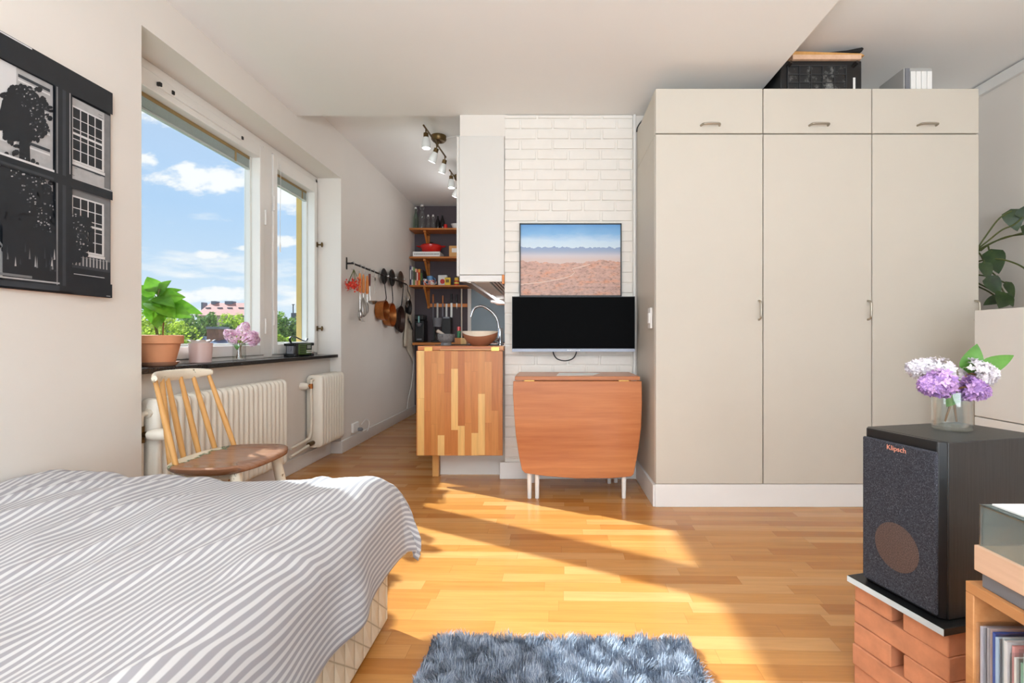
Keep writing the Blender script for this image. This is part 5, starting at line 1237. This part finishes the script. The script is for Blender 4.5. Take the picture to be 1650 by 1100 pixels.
MB().lathe([(.148, .5642), (.148, .566), (0, .566)], (TX+.19, .70, 0), 48).build('mat', M['black'], t, True)
MB().tube([(TX+.05, TY-.06, .59), (TX+.10, .72, .585)], .005, 8).build('tonearm', M['steel'], t, True)
b = MB(); x0, x1, y0_, y1_, z0, z1 = TX+.006, TX+.354, .496, TY-.006, .5455, .620
cv_ = MB(); th = .003
for a, c in (((x0, y0_, z0), (x0+th, y1_, z1)), ((x1-th, y0_, z0), (x1, y1_, z1)), ((x0+th, y0_, z0), (x1-th, y0_+th, z1)), ((x0+th, y1_-th, z0), (x1-th, y1_, z1)), ((x0, y0_, z1), (x1, y1_, z1+th))): cv_.box(a, c)
cv_.build('dust_cover', M['acrylic'], t, True, smooth=0)
b = MB(); b.tube([(x0+.001, y0_, z1+.002), (x0+.001, y1_, z1+.002)], .0022, 6); b.tube([(x0, y1_-.001, z1+.002), (x1, y1_-.001, z1+.002)], .0022, 6); b.tube([(x0+.001, y1_-.001, z0), (x0+.001, y1_-.001, z1)], .0022, 6)
b.build('cover_edge', clear('acrylic_edge', (.5, .58, .58, 1), .25, .05), t, True)
item('record_sleeve', MB().box((TX+.022, .605, .6235), (TX+.33, .918, .6265)), M['paper'], 'white record sleeve lying on the turntable dust cover', 'record')

# ================================================================ white cabinet and tall plant on the right
t = thing('white_sideboard', 'white drawer cabinet behind the loudspeaker near the right wall', 'cabinet', (2.3, 1.6, 0))
SX0 = 2.0; YA_, YB_ = .85, 2.31; z1 = HC+(VY-500)*YB_/FOC; zsm = HC+(VY-670)*YB_/FOC
MB().box((SX0+.02, YA_, .05), (SX0+.46, YB_, z1-.004)).build('carcass', M['white'], t, True, bevel=.003)
MB().box((SX0, YA_, zsm+.002), (SX0+.0195, YB_, z1)).build('upper_door', M['white'], t, True, bevel=.003)
MB().box((SX0, YA_, .06), (SX0+.0195, YB_, zsm-.002)).build('lower_drawer', M['white'], t, True, bevel=.003)
for x in (SX0+.05, SX0+.41):
    for y in (YA_+.05, YB_-.05): MB().cyl((x, y, 0), (x, y, .05), .02, n=12).build('foot', M['white'], t, True)
RX, RY = 2.60, 2.96
t = thing('potted_plant', 'tall dark green climbing plant between wardrobe and right wall', 'plant', (RX, RY, 0))
MB().lathe([(.11, 0), (.115, .005), (.145, .24), (.15, .26), (.142, .26), (.13, .22)], n=36).build('pot', M['terrad'], t)
MB().lathe([(.132, .22), (0, .225)], n=30, cap0=False).build('soil', M['soil'], t)
MB().tube(spline([(0, 0, .2), (-.02, .02, .6), (-.03, 0, 1.0), (-.06, .02, 1.4), (-.05, .01, 1.46)]), .014, 10).build('stem', plain('dark_stem', C(56, 60, 36), .6), t)
def pl(stem, tip, nrm, L, w, Y, droop=.25, name='leaf'):
    Yq = [2.94+(Y-2.94)*(i/(len(stem)-1)) for i in range(len(stem))]
    pts = [at(x, y, q)-Vector((RX, RY, 0)) for (x, y), q in zip(stem, Yq)]
    b = MB(); b.tube(spline(pts, 5), .0045, 7)
    if tip is not None:
        d = at(tip[0], tip[1], Y-.03)-at(stem[-1][0], stem[-1][1], Y)
        b.mi = 1; b.leaf(pts[-1], d, nrm, d.length*1.06, w, droop=droop, fold=.12, heart=True)
    b.build(name, [M['stem'], M['leafd']], t)
pl([(1574, 402), (1590, 378), (1610, 352), (1630, 340)], (1640, 368), (-.6, -.8, .2), .1, .10, 2.9)
pl([(1574, 402), (1592, 388), (1615, 370), (1634, 362), (1648, 350)], (1660, 330), (-.3, -1, .4), .1, .09, 2.86)
pl([(1566, 412), (1590, 396), (1620, 382), (1652, 377)], (1690, 380), (0, -.7, .7), .1, .10, 2.68)
pl([(1566, 408), (1600, 390), (1630, 380), (1652, 374)], (1690, 360), (0, -.7, .7), .1, .10, 2.62)
pl([(1580, 404), (1591, 396), (1594, 403), (1598, 405)], (1611, 438), (-.3, -1, .3), .1, .115, 2.84, .1)
pl([(1566, 424), (1590, 418), (1615, 418), (1640, 426), (1656, 436)], (1690, 460), (0, -.7, .7), .1, .10, 2.66)
pl([(1566, 400), (1578, 408), (1584, 418), (1586, 424)], (1594, 448), (-.3, -1, .2), .1, .07, 2.8, .1)
pl([(1566, 442), (1585, 444), (1594, 447)], (1611, 474), (-.4, -1, .2), .1, .085, 2.82, .1)
pl([(1578, 424), (1600, 440), (1612, 452), (1622, 456)], (1637, 478), (-.1, -1, .4), .1, .06, 2.86, .2)
pl([(1568, 458), (1590, 468), (1606, 478), (1616, 480)], (1588, 488), (0, -.6, .8), .1, .08, 2.8, .1)
pl([(1568, 452), (1596, 466), (1618, 474)], (1634, 492), (.2, -1, .6), .1, .10, 2.76, .1)
pl([(1608, 456), (1616, 468), (1620, 474)], (1612, 494), (0, -1, .5), .1, .10, 2.74, .1)

# ================================================================ outside
b = MB(); b.box((-140, -20, -12.2), (-6, 140, -12)); o = b.build('ground', plain('street_green', C(96, 112, 80), .95, vscale=.3, var=.3), smooth=0); struct(o, 'ground far below the window', 'ground')
lf1 = [(0, C(120, 150, 40)), (.5, C(176, 196, 60)), (1, C(214, 226, 96))]; lf2 = [(0, C(70, 104, 50)), (.5, C(112, 144, 64)), (1, C(158, 182, 92))]
ML = [island('lime_foliage', lf1, .8, .35), island('mid_foliage', lf2, .8, .3)]
def tree(px, py_top, Y, wpx, hpx, mi, label, seed, n=2600, ls=1.0):
    s = Y/FOC; c = P(px, py_top+hpx/2, Y); rx, rz = wpx*s/2, hpx*s/2; rt = random.Random(seed)
    t = thing('tree', label, 'tree', (c.x, c.y, -12), group='trees outside the window')
    b = MB(); bl = [(Vector((rt.gauss(0, .42)*rx, rt.gauss(0, .4)*rx, rt.uniform(-.7, .62)*rz)), rt.uniform(.34, .55)) for _ in range(16)]
    for k in range(n):
        o_, r_ = bl[k % 16]; d = Vector((rt.gauss(0, 1), rt.gauss(0, 1), rt.gauss(0, 1))).normalized(); p = c+o_+Vector((d.x*rx, d.y*rx, d.z*rz*.8))*r_*rt.uniform(.75, 1.05)
        a = (d+Vector((rt.gauss(0, .5), rt.gauss(0, .5), rt.gauss(0, .5)))).normalized(); q_ = a.orthogonal().normalized(); r2 = a.cross(q_); L = ls*.09*s*50*rt.uniform(.7, 1.3)
        L = ls*2.6*s*rt.uniform(.7, 1.3); b.add([p-q_*L, p+r2*L*.6, p+q_*L, p-r2*L*.6], [(0, 1, 2, 3)])
    b.build('crown', ML[mi], t, True, smooth=0)
    MB().tube([(c.x, c.y, -12), (c.x+.1, c.y, c.z-rz*.2)], [rx*.10, rx*.05], 10).build('trunk', M['bark'], t, True)
tree(236, 486, 14, 74, 110, 0, 'lime green tree behind the potted plant outside', 1)
tree(302, 479, 17, 62, 120, 1, 'dull green tree behind the pink cup outside', 2)
tree(275, 512, 12, 70, 80, 0, 'low lime green tree beside the terracotta pot outside', 8)
tree(337, 500, 20, 36, 80, 1, 'mid green tree left of the brick chimney outside', 3)
tree(373, 500, 22, 52, 90, 0, 'bright yellow-green tree in front of the red roof', 4)
tree(364, 520, 18, 24, 40, 1, 'small round green treetop above the lilac outside', 5, 1400)
tree(457, 492, 20, 50, 120, 1, 'green tree seen through the narrow right sash', 6)
tree(452, 536, 15, 36, 50, 0, 'low lime green bush seen through the narrow right sash', 7)
def bx(px0, py0, px1, py1, Y, d=4): a, c = P(px0, py0, Y), P(px1, py1, Y); return ((a.x, Y, c.z), (c.x, Y+d, a.z))
Yb = 58
t = thing('apartment_house', 'distant house with red roof and grey chimneys outside', 'building', P(360, 520, Yb))
a, c = bx(318, 506, 402, 700, Yb, 4.6); MB().box(a, c).build('wall', plain('salmon_render', C(206, 176, 160), .9), t, True, smooth=0)
rf = MB(); p0, p1 = P(316, 508, Yb), P(404, 508, Yb); zr_ = P(0, 488, Yb+2.5).z
rf.add([(p0.x, Yb-.3, p0.z), (p1.x, Yb-.3, p0.z), (p1.x, Yb+2.5, zr_), (p0.x, Yb+2.5, zr_), (p0.x, Yb+5, p0.z), (p1.x, Yb+5, p0.z)], [(0, 1, 2, 3), (3, 2, 5, 4), (0, 3, 4), (1, 5, 2)])
rf.build('roof', plain('red_roof', C(190, 120, 104), .8, vscale=2, var=.1), t, True, smooth=0)
for x0, x1, yt in ((340, 347, 487), (362, 374, 487), (324, 327, 489)):
    a, c = bx(x0, yt-2, x1, 500, Yb+2.2, .8); MB().box(a, c).build('chimney', plain('grey_chimney', C(120, 124, 136), .8), t, True, smooth=0)
for x in (331, 350, 366, 384): a, c = bx(x, 495, x+7, 503, Yb+1.2, .5); MB().box(a, c).build('dormer', M['greyplastic'], t, True)
Yn = 15
t = thing('metal_roof_house', 'blue-grey metal roof with a brick chimney just below the window view', 'building', P(345, 560, Yn))
rf = MB(); a0, a1 = P(326, 541, Yn+1.5), P(366, 545, Yn+1.5); b0, b1 = P(322, 575, Yn-1), P(376, 575, Yn-1)
rf.add([a0, a1, b1, b0, (a0.x, a0.y, -12), (a1.x, a1.y, -12), (b1.x, b1.y, -12), (b0.x, b0.y, -12)], [(0, 3, 2, 1), (0, 1, 5, 4), (1, 2, 6, 5), (2, 3, 7, 6), (3, 0, 4, 7)])
rf.build('roof', plain('blue_metal', C(96, 116, 146), .35, metal=.4, var=.2, vscale=3), t, True, smooth=0)
a, c = bx(333, 528, 352, 552, Yn+1, .4); MB().box(a, c).build('chimney', plain('chimney_brick', C(150, 104, 84), .9, vscale=8, var=.2), t, True, smooth=0)
a, c = bx(331.5, 526, 353.5, 530, Yn+.95, .5); MB().box(a, c).build('chimney_cap', M['greyplastic'], t, True, smooth=0)
Yt = 44
t = thing('dark_house', 'dark grey house behind the tree in the narrow sash view', 'building', P(475, 520, Yt))
a, c = bx(469, 504, 486, 700, Yt, 6); MB().box(a, c).build('wall', plain('slate_wall', C(92, 92, 104), .8), t, True, smooth=0)
b = MB(); a, c = bx(471.5, 490, 472.3, 504, Yt, .1); b.box(a, c); a, c = bx(470.5, 490, 474, 491, Yt, .1); b.box(a, c); b.build('antenna', M['iron'], t, True, smooth=0)
